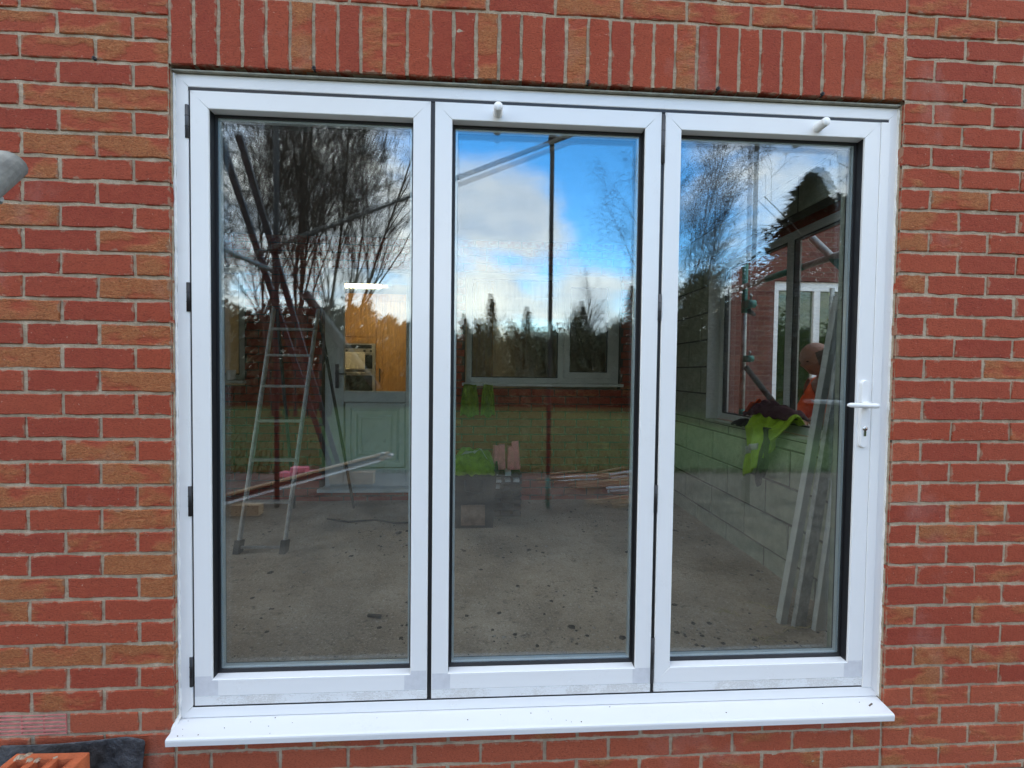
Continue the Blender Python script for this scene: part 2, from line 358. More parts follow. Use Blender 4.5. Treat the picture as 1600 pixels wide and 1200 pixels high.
# ------------------------------------------------------------------ bricks
def brick_mesh(L, H, D, seed, jit=.0019):
    """one clay brick: front at y=0, uneven arris, centred on x and z"""
    rnd = random.Random(seed); ring = []
    xs = [-.5, -.28, 0, .27, .5]
    pts = [(x*L, -H/2) for x in xs] + [(x*L, H/2) for x in reversed(xs)]
    v = []; n = len(pts); ch = .0022
    for x, z in pts:
        jx = (rnd.random()-.5)*2*jit; jz = (rnd.random()-.5)*2.6*jit
        ring.append((x+jx, z+jz))
    for x, z in ring: v.append((x, D, z))
    for x, z in ring: v.append((x, ch + rnd.random()*.001, z))
    for x, z in ring:
        sx = (L/2-ch*(.7+rnd.random()*.8))/(L/2); sz = (H/2-ch*(.7+rnd.random()*.9))/(H/2)
        v.append((x*sx, (rnd.random()-.5)*.0012, z*sz))
    f = [tuple(range(2*n, 3*n))]
    for a in (0, 1):
        for i in range(n): j = (i+1) % n; f.append((a*n+i, a*n+j, (a+1)*n+j, (a+1)*n+i))
    mb = MB(); mb.add(v, f); return mb.mesh('brick', M_BRICK)
FULL = [brick_mesh(.215, .065, .1, i) for i in range(12)]
HALF = [brick_mesh(.1025, .065, .1, 40+i) for i in range(8)]
TONE = {'d': (0, 1, 0), 'r': (0, .35, .1), 'm': (.34, .4, .15), 't': (.56, .25, .2), 'T': (.72, .15, .2), 'o': (.0, .1, .85), 'p': (.05, .3, .8), 'w': (.3, .2, .7)}
wall = tag(empty('brick_wall'), 'red multi brick house wall around the white bifold door', 'wall')
def project(x, y, z):
    d = Vector((x, y, z)) - CAM; w = d.dot(FWD); return 800+FPX*d.dot(RIGHT)/w, 600+FPX*d.dot(DOWN)/w
OPEN_W = 2.475
rnd = random.Random(11); rest = MB(); seen = []
def put_brick(x, z, half, tone, soldier=False):
    px, py = project(x, 0, z)
    hw = 33 if soldier else 52
    vis = -hw < px < 1600+hw and -22 < py < 1222
    t = TONE[tone]; c = (max(0, t[0]+(rnd.random()-.5)*.14) if t[0] else 0.0, min(1, max(0, t[1]+(rnd.random()-.5)*.45)), min(1, max(0, t[2]+(rnd.random()-.5)*.2)), 1)
    me = rnd.choice(HALF if half else FULL); y = (rnd.random()-.5)*.004
    if vis: seen.append((abs(px-800)+abs(py-600), x, y, z, me, soldier, c))
    else:
        vs = [v.co for v in me.vertices]
        rest.add([(x+(v.z if soldier else v.x), y+v.y, z+(v.x if soldier else v.z)) for v in vs], [tuple(reversed(p.vertices)) if soldier else tuple(p.vertices) for p in me.polygons])
LEFT = {-3:'mmm',-2:'tmm',-1:'tmr',0:'rdd',1:'ttd',2:'rtd',3:'ttr',4:'rrm',5:'ddd',6:'rdt',7:'tdr',8:'mrd',9:'Tdm',10:'rdT',11:'Tdd',12:'rdT',13:'Tdr',14:'rrr',15:'rdd',16:'rTd',17:'Trm',18:'mdT',19:'Trr',20:'mmd',21:'Tdr',22:'TrT',23:'rmT',24:'rrr',25:'TTm',26:'rdm',27:'mmr',28:'oo',29:'ooo',30:'ooo',31:'ooo'}
RIGHT_ = {-4:'tmmr',-3:'ddrd',-2:'rdrr',-1:'rddr',0:'mmdr',1:'rrdr',2:'rdmr',3:'mrrt',4:'rtrd',5:'tdrr',6:'tmrr',7:'rdrd',8:'trdr',9:'rdrr',10:'drrm',11:'rdrr',12:'rrtr',13:'rrrd',14:'oddr',15:'rrtr',16:'odrr',17:'rrrd',18:'orrr',19:'dtdr',20:'rtmt',21:'rrrm',22:'rrmr',23:'dmrr',24:'tdmr',25:'drrr',26:'rtmr',27:'mmdr',28:'pwpp',29:'wppw',30:'wwww',31:'wwww'}
SOLD = 'drdrtrdtmrdddtdrdtrdrrtdrrdrdrrtt'
SOLD = 'ddrdrtrdtmrddtdrdtrdrrtdrrdrdrrtt'
ZI = lambda i: (28-i)*.075
for row in range(-9, 34):
    zc = ZI(row) - .0375; half_first = (row % 2 == 0)
    segs = []
    full_row = row < -3 or row >= 28
    def run(x0, sgn, limit, codes):
        x = x0; k = 0; first = True
        while (x < limit if sgn > 0 else x > limit):
            ln = .1125 if (first and half_first) else .225
            code = codes[k] if k < len(codes) else rnd.choice('rrrddmt' if row < 28 else 'oopp')
            cx = x + sgn*ln/2
            segs.append((cx, ln < .2, code)); x += sgn*ln; k += 1; first = False
    if row == 28:   # the air brick takes the second full place left of the door
        run(0, -1, -2.1, 'oo'); segs = [s_ for s_ in segs if not (abs(s_[0]+.45) < .02)]
        run(OPEN_W, 1, 5.0, RIGHT_.get(row, ''))
    else:
        run(0, -1, -2.1, LEFT.get(row, '')); run(OPEN_W, 1, 5.0, RIGHT_.get(row, ''))
    if row < -3 or row >= 28 + 1 or row == 28:
        x = 0.0; k = 0
        while x < OPEN_W - .01:
            ln = .1125 if ((k == 0 and half_first) or (half_first and x + .2 > OPEN_W)) else .225
            if row >= 28: code = rnd.choice('ooopw') if x < 1.7 else rnd.choice('pww')
            else: code = rnd.choice('rmdtrm')
            if row == 28: pass
            else: segs.append((x + ln/2, ln < .2, code))
            x += ln; k += 1
    for cx, hf, code in segs: put_brick(cx, zc, hf, code)
for i in range(33): put_brick((i+.5)*.075, ZI(0)+.1125, False, SOLD[i], True)
seen.sort(key=lambda s_: s_[0])
for k, (_, x, y, z, me, sol, c) in enumerate(seen):
    if k < 300:
        o = link('brick', me, wall, (x, y, z)); o.color = c
        o.rotation_euler = (0, R(90) if sol else 0, 0)
        o.rotation_euler.y += R((rnd.random()-.5)*.5)
        if not sol and rnd.random() < .5: o.scale.z = 1.0
    else:
        vs = [v.co for v in me.vertices]; rest.add([(x+v.x, y+v.y, z+v.z) for v in vs], [tuple(p.vertices) for p in me.polygons])
ro = rest.obj('brickwork', M_BRICK, wall); ro.color = (.2, .5, .1, 1); tag(ro, kind='stuff')
def mortar_panel(mb, x0, x1, z0, z1, holes_unused=None):
    """uneven mortar face behind the arrises, with its returns"""
    nx = max(2, int((x1-x0)/.02)); nz = max(2, int((z1-z0)/.0125)); v = []
    for j in range(nz+1):
        for i in range(nx+1):
            x = x0+(x1-x0)*i/nx; z = z0+(z1-z0)*j/nz
            v.append((x,   .0040 + .0028*noise.noise(Vector((x*22, z*34, 1.7))) + .0016*noise.noise(Vector((x*80, z*80, 5))), z))
    mb.add(v, [(j*(nx+1)+i, j*(nx+1)+i+1, (j+1)*(nx+1)+i+1, (j+1)*(nx+1)+i) for j in range(nz) for i in range(nx)], 0, True)
    mb.box(x0, x1, .013, .099, z0, z1)
mb = MB()
mortar_panel(mb, -1.0, -.004, -.7, 2.47); mortar_panel(mb, OPEN_W+.004, 3.5, -.7, 2.47)
mortar_panel(mb, -.003, OPEN_W+.003, 2.106, 2.47); mortar_panel(mb, -.003, OPEN_W+.003, -.7, -.076)
for b_ in ((-2.2, -1.001, -.7, 2.78), (3.501, 5.1, -.7, 2.78), (-1.0, 3.5, 2.471, 2.78)): mb.box(b_[0], b_[1], .006, .098, b_[2], b_[3])
mb.obj('mortar', M_MORTAR, wall)
# inner leaf behind the brick skin
mb = MB()
for b_ in ((-2.2, -.02, -.5, 2.78), (2.505, 3.15, -.5, 2.78), (-.019, 2.504, 2.112, 2.78), (-.019, 2.504, -.5, -.085)): mb.box(b_[0], b_[1], .1005, .30, b_[2], b_[3])
mb.obj('inner_leaf', M_BLOCK, wall)
# weep vents: little pipes in the joints
for x, z in ((-.2265, 2.108), (.4515, 2.112), (1.352, 2.112), (1.802, 2.112), (2.175, 2.112), (2.702, 2.112)):
    mb = MB(); mb.lathe((x, -.002, z), [(.0035, 0), (.0062, .0005), (.0062, -.03), (.0035, -.03)], 10, 0, 'y'); mb.lathe((x, 0, z), [(.0036, 0), (0, 0)], 10, 1, 'y')
    mb.obj('weep_vent', [M_RUBBER, M_DARK], wall)
# pink clay air brick with slots
mb = MB(); ax0, ax1, az0, az1 = -.5575, -.3425, ZI(28)-.070, ZI(28)-.005
mb.box(ax0, ax1, .012, .09, az0, az1, 1)
for k in range(6): z = az0 + (az1-az0)*k/5; mb.box(ax0, ax1, .0, .0118, max(az0, z-.0028), min(az1, z+.0028))
for x in (ax0+.002, ax0+.074, ax0+.142, ax1-.0045):
    mb.box(x, x+.004, .001, .0119, az0, az1)
bevel(tag(mb.obj('air_brick', [M_AIRBRICK, mat('air_brick_slots', (.16, .035, .035), .9)], wall), 'pink slotted clay air brick'), .0008, 1)

# ------------------------------------------------------------------ the bifold door
door = tag(empty('bifold_door'), 'white three-pane bifold patio door set in the brick wall', 'door')
Y0 = .025
def mitred(x0, x1, z0, z1, w, y0, y1, side, gap=.0006, ch=.0018):
    """one frame member with mitred ends; side in L R T B"""
    if side in 'TB':
        o_, i_ = (z1, z1-w) if side == 'T' else (z0, z0+w)
        pts = [(x0+gap, o_), (x1-gap, o_), (x1-w-gap, i_), (x0+w+gap, i_)]
    else:
        o_, i_ = (x0, x0+w) if side == 'L' else (x1, x1-w)
        pts = [(o_, z0+gap), (o_, z1-gap), (i_, z1-w-gap), (i_, z0+w+gap)]
    cx = sum(p[0] for p in pts)/4; cz = sum(p[1] for p in pts)/4
    area = sum(pts[i][0]*pts[(i+1) % 4][1]-pts[(i+1) % 4][0]*pts[i][1] for i in range(4))
    if area < 0: pts = pts[::-1]
    v = []
    for (x, z) in pts: v.append((x, y1, z))
    for (x, z) in pts: v.append((x, y0+ch, z))
    ins = []
    for i, (x, z) in enumerate(pts):
        if side in 'TB': z2 = z + (ch if z < cz else -ch); x2 = x
        else: x2 = x + (ch if x < cx else -ch); z2 = z
        v.append((x2, y0, z2))
    f = [(8, 9, 10, 11), (3, 2, 1, 0)]
    for a in (0, 1):
        for i in range(4): j = (i+1) % 4; f.append((a*4+i, a*4+j, (a+1)*4+j, (a+1)*4+i))
    mb = MB(); mb.add(v, f); return mb
FX0, FX1, FZ0, FZ1 = .001, 2.485, -.050, 2.090
mitred(FX0, FX1, FZ0, FZ1, .041, Y0, Y0+.07, 'T').obj('frame_head', M_WHITE, door)
mitred(FX0, FX1, FZ0, FZ1, .036, Y0, Y0+.07, 'B').obj('frame_threshold', M_WHITE, door)
for sd_ in 'LR': mitred(FX0, FX1, FZ0, FZ1, .0395, Y0, Y0+.07, sd_).obj('frame_jamb', M_WHITE, door)
# recessed black weather seal that fills the gaps round the leaves
mb = MB(); mb.box(.0398, 2.4495, Y0+.0015, Y0+.06, 2.0385, 2.0492); mb.box(.0398, 2.4495, Y0+.0015, Y0+.06, -.0142, -.0072)
mb.box(.0398, .0468, Y0+.004, Y0+.06, -.0071, 2.0384); mb.box(.8245, .8385, Y0+.004, Y0+.06, -.0071, 2.0384); mb.box(1.6175, 1.6295, Y0+.004, Y0+.06, -.0071, 2.0384)
mb.obj('weather_seal', M_RUBBER, door)
mb = MB(); mb.box(2.4145, 2.4485, Y0-.004, Y0+.05, -.012, 2.0375); mb.box(2.4146, 2.4484, Y0+.002, Y0+.05, 2.0376, 2.0494, 1); bevel(mb.obj('meeting_strip', [M_WHITE, M_GREYHINGE], door), .0015)
LEAVES = ((.0472, .8242), (.8390, 1.6172), (1.6300, 2.4140))
LZ0, LZ1, LW = -.007, 2.038, .0575
for li, (lx0, lx1) in enumerate(LEAVES):
    gx0, gx1, gz0, gz1 = lx0+LW, lx1-LW, LZ0+.089, LZ1-LW
    core = MB()   # black rebate and gasket round the glass
    g0, gi, gb = Y0+.010, .009, .013
    core.box(lx0+.004, gx0+gi, g0+.021, Y0+.066, LZ0+.004, LZ1-.004); core.box(gx1-gi, lx1-.004, g0+.021, Y0+.066, LZ0+.004, LZ1-.004)
    core.box(gx0+gi, gx1-gi, g0+.021, Y0+.066, LZ0+.004, gz0+gb); core.box(gx0+gi, gx1-gi, g0+.021, Y0+.066, gz1-gi, LZ1-.004)
    for b_ in ((gx0-.0005, gx0+.0012, gz0, gz1), (gx1-.0012, gx1+.0005, gz0, gz1)): core.box(b_[0], b_[1], Y0+.006, g0+.0209, b_[2], b_[3])
    leaf = core.obj('door_leaf', M_RUBBER, door)
    yb = Y0+.03
    def stile(side, w0, z0, z1): return mitred(lx0, lx1, z0, z1, LW, Y0-.002, yb, side)
    mitred(lx0, lx1, LZ0, LZ1, LW, Y0-.002, yb, 'T').obj('top_rail', M_WHITE, leaf)
    # bottom rail is deeper than the stiles: square mitre part, then a strip below it
    zb = LZ0+.0315
    mitred(lx0, lx1, zb, LZ1, LW, Y0-.002, yb, 'B').obj('bottom_rail', M_WHITE, leaf)
    for sd_ in 'LR': mitred(lx0, lx1, zb, LZ1, LW, Y0-.002, yb, sd_).obj('stile', M_WHITE, leaf)
    mb = MB(); mb.box(lx0, lx1, Y0-.0014, yb, LZ0, zb-.0008); bevel(mb.obj('bottom_strip', M_SCUFF, leaf), .0012)
    for a_, b_ in ((lx0+.0025, lx0+LW+.020), (lx1-LW-.020, lx1-.0025)):     # film left on the mitred corners
        w_ = (.0, .012, .006)[li]
        if li == 2 and a_ < lx0+.01: continue
        yy = Y0-.0023; cx0, cx1 = (a_, a_+LW-.004) if a_ < lx0+.01 else (b_-LW+.004, b_)
        mb = MB(); mb.box(a_+w_*(a_ > lx0+.01), b_-w_*(a_ < lx0+.01), yy, yy+.0002, zb+.003, zb+LW-.003); mb.box(cx0, cx1, yy, yy+.0002, zb+LW-.0029, zb+LW+.012-w_)
        mb.obj('film_patch', M_FILM, leaf)
    # spacer bar between the two glass sheets
    mb = MB(); sx0, sx1, sz0, sz1 = gx0+gi, gx1-gi, gz0+gb, gz1-gi; t = .007
    for b_ in ((sx0, sx0+t, sz0, sz1), (sx1-t, sx1, sz0, sz1), (sx0+t, sx1-t, sz0, sz0+t), (sx0+t, sx1-t, sz1-t, sz1)):
        mb.box(b_[0], b_[1], Y0+.0362, Y0+.0518, b_[2], b_[3])
    mb.obj('spacer_bar', M_SPACER, leaf)
    def pane(y, th, tx, tz):
        # one flat sheet; the inner one stands a hair out of parallel, as sealed units do
        mb = MB(); X0, X1, Z0, Z1 = gx0+.002, gx1-.002, gz0+.002, gz1-.002
        xm, zm = (X0+X1)/2, (Z0+Z1)/2; v = []
        for yy in (0, th):
            for (x, z) in ((X0, Z0), (X1, Z0), (X1, Z1), (X0, Z1)): v.append((x, y+yy+(z-zm)*math.tan(R(tx))+(x-xm)*math.tan(R(tz)), z))
        mb.add(v, [(0,1,2,3), (7,6,5,4), (0,4,5,1), (1,5,6,2), (2,6,7,3), (3,7,4,0)]); return mb
    pane(Y0+.032, .004, 0, 0).obj('glass_pane', M_GLASS, leaf)
    pane(Y0+.053, .004, (.10, .36, .22)[li], (.10, -.16, .20)[li]).obj('glass_pane', M_GLASS, leaf)
    if li > 0:    # round white magnetic stop on the top rail
        mb = MB(); x = (1.05, 2.178)[li-1]
        mb.lathe((x, Y0-.002, 2.008), [(.0165, 0), (.0165, .004), (.0150, .006), (.0150, .040), (.0138, .0425), (0, .0428)], 24, 0, 'y')
        mb.obj('magnet_stop', M_WHITE, leaf)
    if li == 2:
        mb = MB()   # handle: rounded back plate, neck and lever
        x = 2.381; n = 14; out = []
        for k in range(n+1): t = math.pi*k/n; out.append((x+.0155*math.cos(t), 1.104+.0155*math.sin(t)))
        for k in range(n+1): t = math.pi+math.pi*k/n; out.append((x+.0155*math.cos(t), .891+.0155*math.sin(t)))
        m0 = len(out); v = [(a, Y0-.002, b) for a, b in out] + [(a, Y0-.010, b) for a, b in out] + [(x+(a-x)*.82, Y0-.013, 1.0+(b-1.0)*.985) for a, b in out]
        f = [tuple(range(2*m0, 3*m0))]
        for a in (0, 1):
            for i in range(m0): j = (i+1) % m0; f.append((a*m0+i, a*m0+j, (a+1)*m0+j, (a+1)*m0+i))
        mb.add(v, f, 0, False)
        mb.lathe((x, Y0-.012, 1.03), [(.0125, 0), (.0115, .012), (.010, .028)], 18, 0, 'y')
        mb.tube([(x+.013, -.024, 1.03), (x+.009, -.026, 1.03), (x, -.0265, 1.03), (x-.05, -.027, 1.031), (x-.088, -.025, 1.032), (x-.098, -.023, 1.032)], [.006, .0088, .0098, .0088, .0082, .004], 14)
        bevel(mb.obj('handle', M_WHITE, leaf), .001)
        mb = MB(); mb.lathe((x, Y0-.013, .945), [(.0085, 0), (.0085, .003), (0, .003)], 18, 0, 'y'); mb.box(x-.0042, x+.0042, Y0-.0158, Y0-.012, .918, .945); mb.box(x-.0012, x+.0012, Y0-.0166, Y0-.0150, .938, .950, 1)
        mb.obj('lock_cylinder', [M_CHROME, M_DARK], leaf)
def hinge(x, z0, z1, m_):
    mb = MB(); mb.tube([(x, Y0+.001, z0), (x, Y0+.001, z1)], .0068, 12)
    mb.box(x-.0065, x+.0065, Y0+.002, Y0+.014, z0+.001, z1-.001)
    for z in (z0+(z1-z0)*.34, z0+(z1-z0)*.67): mb.tube([(x, Y0+.001, z-.0008), (x, Y0+.001, z+.0008)], .0073, 12, 1)
    mb.obj('hinge', [m_, M_DARK], door)
for z0, z1, m_ in ((1.885, 1.99, M_GREYHINGE), (1.32, 1.415, M_RUBBER), (.64, .74, M_RUBBER), (.06, .16, M_RUBBER)): hinge(.0375, z0, z1, m_)
for z0, z1, m_ in ((1.865, 2.03, M_GREYHINGE), (1.32, 1.412, M_GREYHINGE), (.64, .74, M_RUBBER), (.025, .19, M_RUBBER)): hinge(1.6225, z0, z1, m_)
# sill: sloping nose that stands out over the bricks
mb = MB(); prof = [(.095, -.0505), (.0225, -.0515), (-.042, -.0615), (-.047, -.0645), (-.048, -.070), (-.047, -.0865), (-.044, -.0870), (-.043, -.0745), (.095, -.0738)]
sx0, sx1 = .0005, 2.4755; n = len(prof)
mb.add([(sx0, y, z) for y, z in prof] + [(sx1, y, z) for y, z in prof], [tuple(range(n)), tuple(range(2*n-1, n-1, -1))] + [(i, n+i, n+(i+1) % n, (i+1) % n) for i in range(n)])
bevel(mb.obj('door_sill', M_SILL, door), .0012)
mb = MB(); rr = random.Random(77)
for k in range(24):
    x, y = .03+2.4*rr.random()**(1.0 if k % 3 else 3.0), -.040+.058*rr.random(); q = .0008+.0016*rr.random()**2; z = -.0515-.0100*(.0225-y)/.0645
    mb.bar((x, y, z+.0006), (x+q*1.6, y+q*(rr.random()-.5)*2, z+.0006), q, .0016)
mb.bar((2.412, -.012, -.0556), (2.430, -.004, -.0544), .0035, .003)
tag(mb.obj('sill_specks', mat('brown_specks', (.12, .09, .06), .9), door), kind='stuff')
# sealant, uneven, down both sides and at the sill corners
for side in (0, 1):
    mb = MB(); pts = []; rad = []; rr = random.Random(side+3)
    for k in range(300):
        z = -.05 + 2.138*k/299; a = .0045+.0025*noise.noise(Vector((z*24, side*7.0, 0)))+.0022*max(0, noise.noise(Vector((z*95, side*3.0, 4))))
        x = (-.0012 if side == 0 else OPEN_W+.006)
        pts.append((x + .0012*noise.noise(Vector((z*30, 9, side))), Y0-.001, z)); rad.append(max(.002, a))
    mb.tube(pts, rad, 7)
    if side == 0: mb.tube([(-.002, Y0, -.035), (-.004, .012, -.050), (-.003, -.004, -.062), (-.001, -.018, -.068)], [.005, .0085, .007, .003], 8)
    mb.obj('sealant', M_SEAL, door)
mb = MB(); mb.box(.0, 2.475, .012, .095, 2.0915, 2.0955); mb.box(.0, 2.475, .030, .095, 2.0957, 2.1035, 1); mb.obj('head_trim', [M_TRIM, M_DARK], door)  # black upper strip paints the shadow under the soldier bricks
# ------------------------------------------------------------------ the unfinished room: floor, block walls, ceiling
fl = sheet('concrete_floor', -1.95, 2.849, .301, 2.749, -.12, 160, 90, .006, 3.0, M_CONC)
mb = MB(); RX0, RX1, RY0, RY1 = -1.8, 2.75, .32, .70      # unseen roof slot, added to let more daylight onto the floor
mb.box(-2.3, 3.16, .02, RY0, 2.42, 2.60); mb.box(-2.3, 3.16, RY1, 2.98, 2.4005, 2.60); mb.box(-2.3, RX0, RY0, RY1, 2.42, 2.60); mb.box(RX1, 3.16, RY0, RY1, 2.42, 2.60)
tag(mb.obj('ceiling', M_ROOF), kind='structure')
BLK = {}
def block_mesh(L, H, D=.1, seed=0):
    key = (round(L, 3), round(H, 3), seed % 3)
    if key not in BLK:
        r_ = random.Random(hash(key) & 255); mb = MB(); c = .004; v = []
        for (x, z) in ((-L/2, -H/2), (L/2, -H/2), (L/2, H/2), (-L/2, H/2)): v.append((x, D, z))
        for (x, z) in ((-L/2, -H/2), (L/2, -H/2), (L/2, H/2), (-L/2, H/2)): v.append((x+(r_.random()-.5)*.004, c, z+(r_.random()-.5)*.004))
        for (x, z) in ((-L/2+c, -H/2+c), (L/2-c, -H/2+c), (L/2-c, H/2-c), (-L/2+c, H/2-c)): v.append((x, 0, z))
        f = [(8,9,10,11)]
        for a in (0, 1):
            for i in range(4): j = (i+1) % 4; f.append((a*4+i, a*4+j, (a+1)*4+j, (a+1)*4+i))
        mb.add(v, f); BLK[key] = mb.mesh('concrete_block', M_BLOCK)
    return BLK[key]
def clip(x0, x1, z0, z1, holes):
    """pieces of a course left over by the openings"""
    segs = [(x0, x1)]
    for hx0, hx1, hz0, hz1 in holes:
        if hz0 < (z0+z1)/2 < hz1:
            nx = []
            for a, b in segs:
                if b <= hx0 or a >= hx1: nx.append((a, b)); continue
                if a < hx0: nx.append((a, hx0))
                if b > hx1: nx.append((hx1, b))
            segs = nx
    return [(a, b) for a, b in segs if b - a > .03]
def block_wall(name, loc, rz, label, x0, x1, hole, off):
    w = tag(empty(name, loc, rz), label, 'wall'); k = 0
    rows = [(-.22, .005), (.005, .23), (.23, .455), (.455, .68), (.68, .748)] + [(.748+.225*i, .748+.225*(i+1)) for i in range(7)] 
    back = MB()
    for i, (z0, z1) in enumerate(rows):
        z1 = min(z1, 2.42); x = x0 - .45 + off[i % 2]
        while x < x1:
            a, b = max(x, x0), min(x+.45, x1)
            if b - a > .03:
                for p, q in clip(a, b, z0, z1, [hole]):
                    k += 1; link('concrete_block', block_mesh(q-p-.013, z1-z0-.013, .1, k), w, ((p+q)/2, (random.random()-.5)*.003, (z0+z1)/2))
            x += .45
        for p, q in clip(x0, x1, z0, z1, [hole]): back.box(p, q, .006, .099, z0, z1)
    back.obj('mortar', M_BLOCKMORTAR, w)
    # outer brick skin of this wall
    o = MB()
    h0, h1 = hole[0]-.2, hole[1]+.2
    for a, b, c, d in ((x0, x1, -.5, hole[2]), (x0, x1, hole[3], 2.40), (x0, h0, hole[2], hole[3]), (h1, x1, hole[2], hole[3])): o.box(a, b, .2005, .30, c, d)
    ob = o.obj('outer_skin', M_BRICK, w); ob.color = (.1, .5, .1, 1)
    return w
# right-hand wall, local x = -world Y, local y = +world X
block_wall('block_wall', (2.85, 0, 0), R(-90), 'bare concrete block wall below the side window, right of the room', -2.75, -.301, (-2.05, -.62, .748, 2.05), (.0+.14, .225+.14))
block_wall('block_wall', (-1.95, 0, 0), R(90), 'bare concrete block wall with an unseen wide opening added for daylight at the left end of the room', .301, 2.75, (.36, 1.62, -.22, 2.24), (.1, .325))  # unseen left opening, added to throw daylight across the room

def upvc_window(name, loc, rz, label, x0, x1, z0, z1, mull, mats, pane_mats, casement=None, sill=True, sx=(.035, .03), sill_out=True, trans=None):
    """frame, mullions, panes and sill; local front at y=0"""
    w = tag(empty(name, loc, rz), label, 'window'); F = .05
    for sd_ in 'TBLR': mitred(x0, x1, z0, z1, F, 0, .06, sd_).obj('frame', mats, w)
    edges = [x0+F] + [v for c in mull for v in (c-.028, c+.028)] + [x1-F]
    for c in mull:
        mb = MB(); mb.box(c-.028, c+.028, .002, .058, z0+F, z1-F); bevel(mb.obj('mullion', mats, w), .002)
    for i in range(0, len(edges), 2):
        a, b = edges[i], edges[i+1]; c, d = z0+F, z1-F; par = w
        if casement == i//2:
            ca = MB()
            for sd_ in 'TBLR':
                q = mitred(a+.002, b-.002, c+.002, d-.002, .058, -.012, .045, sd_); ca.add(q.v, q.f)
            par = ca.obj('casement', mats, w); a, b, c, d = a+.06, b-.06, c+.06, d-.06
        mb = MB()
        for q in ((a, a+.009, c, d), (b-.009, b, c, d), (a+.009, b-.009, c, c+.009), (a+.009, b-.009, d-.009, d)): mb.box(q[0], q[1], .008, .040, q[2], q[3])
        mb.obj('gasket', M_RUBBER, par)
        mb = MB(); mb.box(a+.002, b-.002, .016, .036, c+.002, d-.002); mb.obj('pane', pane_mats[(i//2) % len(pane_mats)], par)
    if sill:
        mb = MB(); mb.box(x0-sx[0], x1+sx[1], -.085 if sill_out else -.02, .058, z0-.032, z0-.002); bevel(mb.obj('sill', mats, w), .004)
    return w
upvc_window('side_window', (2.95, 0, 0), R(-90), 'tall grey framed window in the right-hand block wall with a mullion', -2.044, -.625, .769, 2.045, [-1.225], M_DOORWHITE, [M_WGLASS], None, False)
rl = [o for o in S.objects if o.name == 'side_window'][0]; mb = MB(); mb.box(-2.049, -2.040, -.102, -.001, .769, 2.045); mb.obj('reveal_lining', M_DOORWHITE, rl)
mb = MB(); mb.box(2.842, 2.949, .64, 2.06, .749, .768); tag(bevel(mb.obj('window_board', M_BLOCK), .003), 'rough grey board lying along the foot of the side window', 'board')

# ------------------------------------------------------------------ back wall of the old house, with door, windows and kitchen behind
FY = 2.75
hw = tag(empty('house_wall', (0, FY, 0)), 'dark red brick back wall of the old house, seen through the glass', 'wall')
HOLES = [(-.545, .43, -.0, 2.115), (.805, 2.335, 1.0, 2.10), (-2.3, -1.26, 1.0, 2.10)]
cand = []; stuffb = MB(); r2 = random.Random(3); mort = MB()
for row in range(-3, 32):
    z0 = row*.075; z1 = z0+.075; x = -1.95 - .225 + (.1125 if row % 2 else 0) + .03
    while x < 2.85:
        for a, b in clip(max(x, -1.95), min(x+.225, 2.85), z0, z1, HOLES):
            cand.append((z0, (a+b)/2, b-a))
        x += .225
    for a, b in clip(-1.95, 2.85, z0, z1, HOLES): mort.box(a, b, .006, .1, z0, z1)
mort.obj('mortar', mat('dimmed_mortar', (.085, .06, .045), .95, .2, 20), hw)  # mortar darkened to carry the dimness of the room
LEN = {}
n_in = 0
for z0, x, ln in cand:
    lk = round((ln-.01)*40)/40
    key = round(ln, 3)
    if key not in LEN: LEN[key] = brick_mesh(ln-.01, .065, .1, 90+len(LEN))
    me = LEN[key]; y = (r2.random()-.5)*.004
    col_ = (0 if r2.random() < .92 else .3, .6+.4*r2.random(), .0, 1)  # reds kept at the dark end for the unlit back wall
    if -.15 <= z0 < 1.2 and n_in < 300:
        o = link('brick', me, hw, (x, y, z0+.0375)); o.color = col_; n_in += 1
    else: stuffb.add([(x+v.co.x, y+v.co.y, z0+.0375+v.co.z) for v in me.vertices], [tuple(p.vertices) for p in me.polygons])
so = stuffb.obj('brickwork', M_BRICK, hw); so.color = (.1, .7, 0, 1); tag(so, kind='stuff')
mb = MB()   # unseen storey above, added to block the sun, and the flanks
mb.box(-9, 3.2, .0, .3, 2.61, 5.3); mb.box(-9, -2.3, .0, .3, -.4, 2.61); mb.box(2.851, 3.2, .0, .3, -.4, 2.61)
mb.box(-9, 3.2, .301, 7.0, 5.0, 5.3)
o = mb.obj('added_upper_brickwork', M_BRICK, hw); o.color = (.1, .6, .1, 1)
upvc_window('kitchen_window', (0, FY+.035, 0), 0, 'misted grey white kitchen window with oak cabinet behind, centre pane', .817, 2.325, 1.03, 2.09, [1.745], M_DOORWHITE, [M_FOGGLASS, M_WGLASS], 1)
upvc_window('kitchen_window', (0, FY+.035, 0), 0, 'grey white window left of the stepladder on the dark brick wall', -2.25, -1.275, 1.03, 2.09, [-1.78], M_DOORWHITE, [M_WGLASS], None)
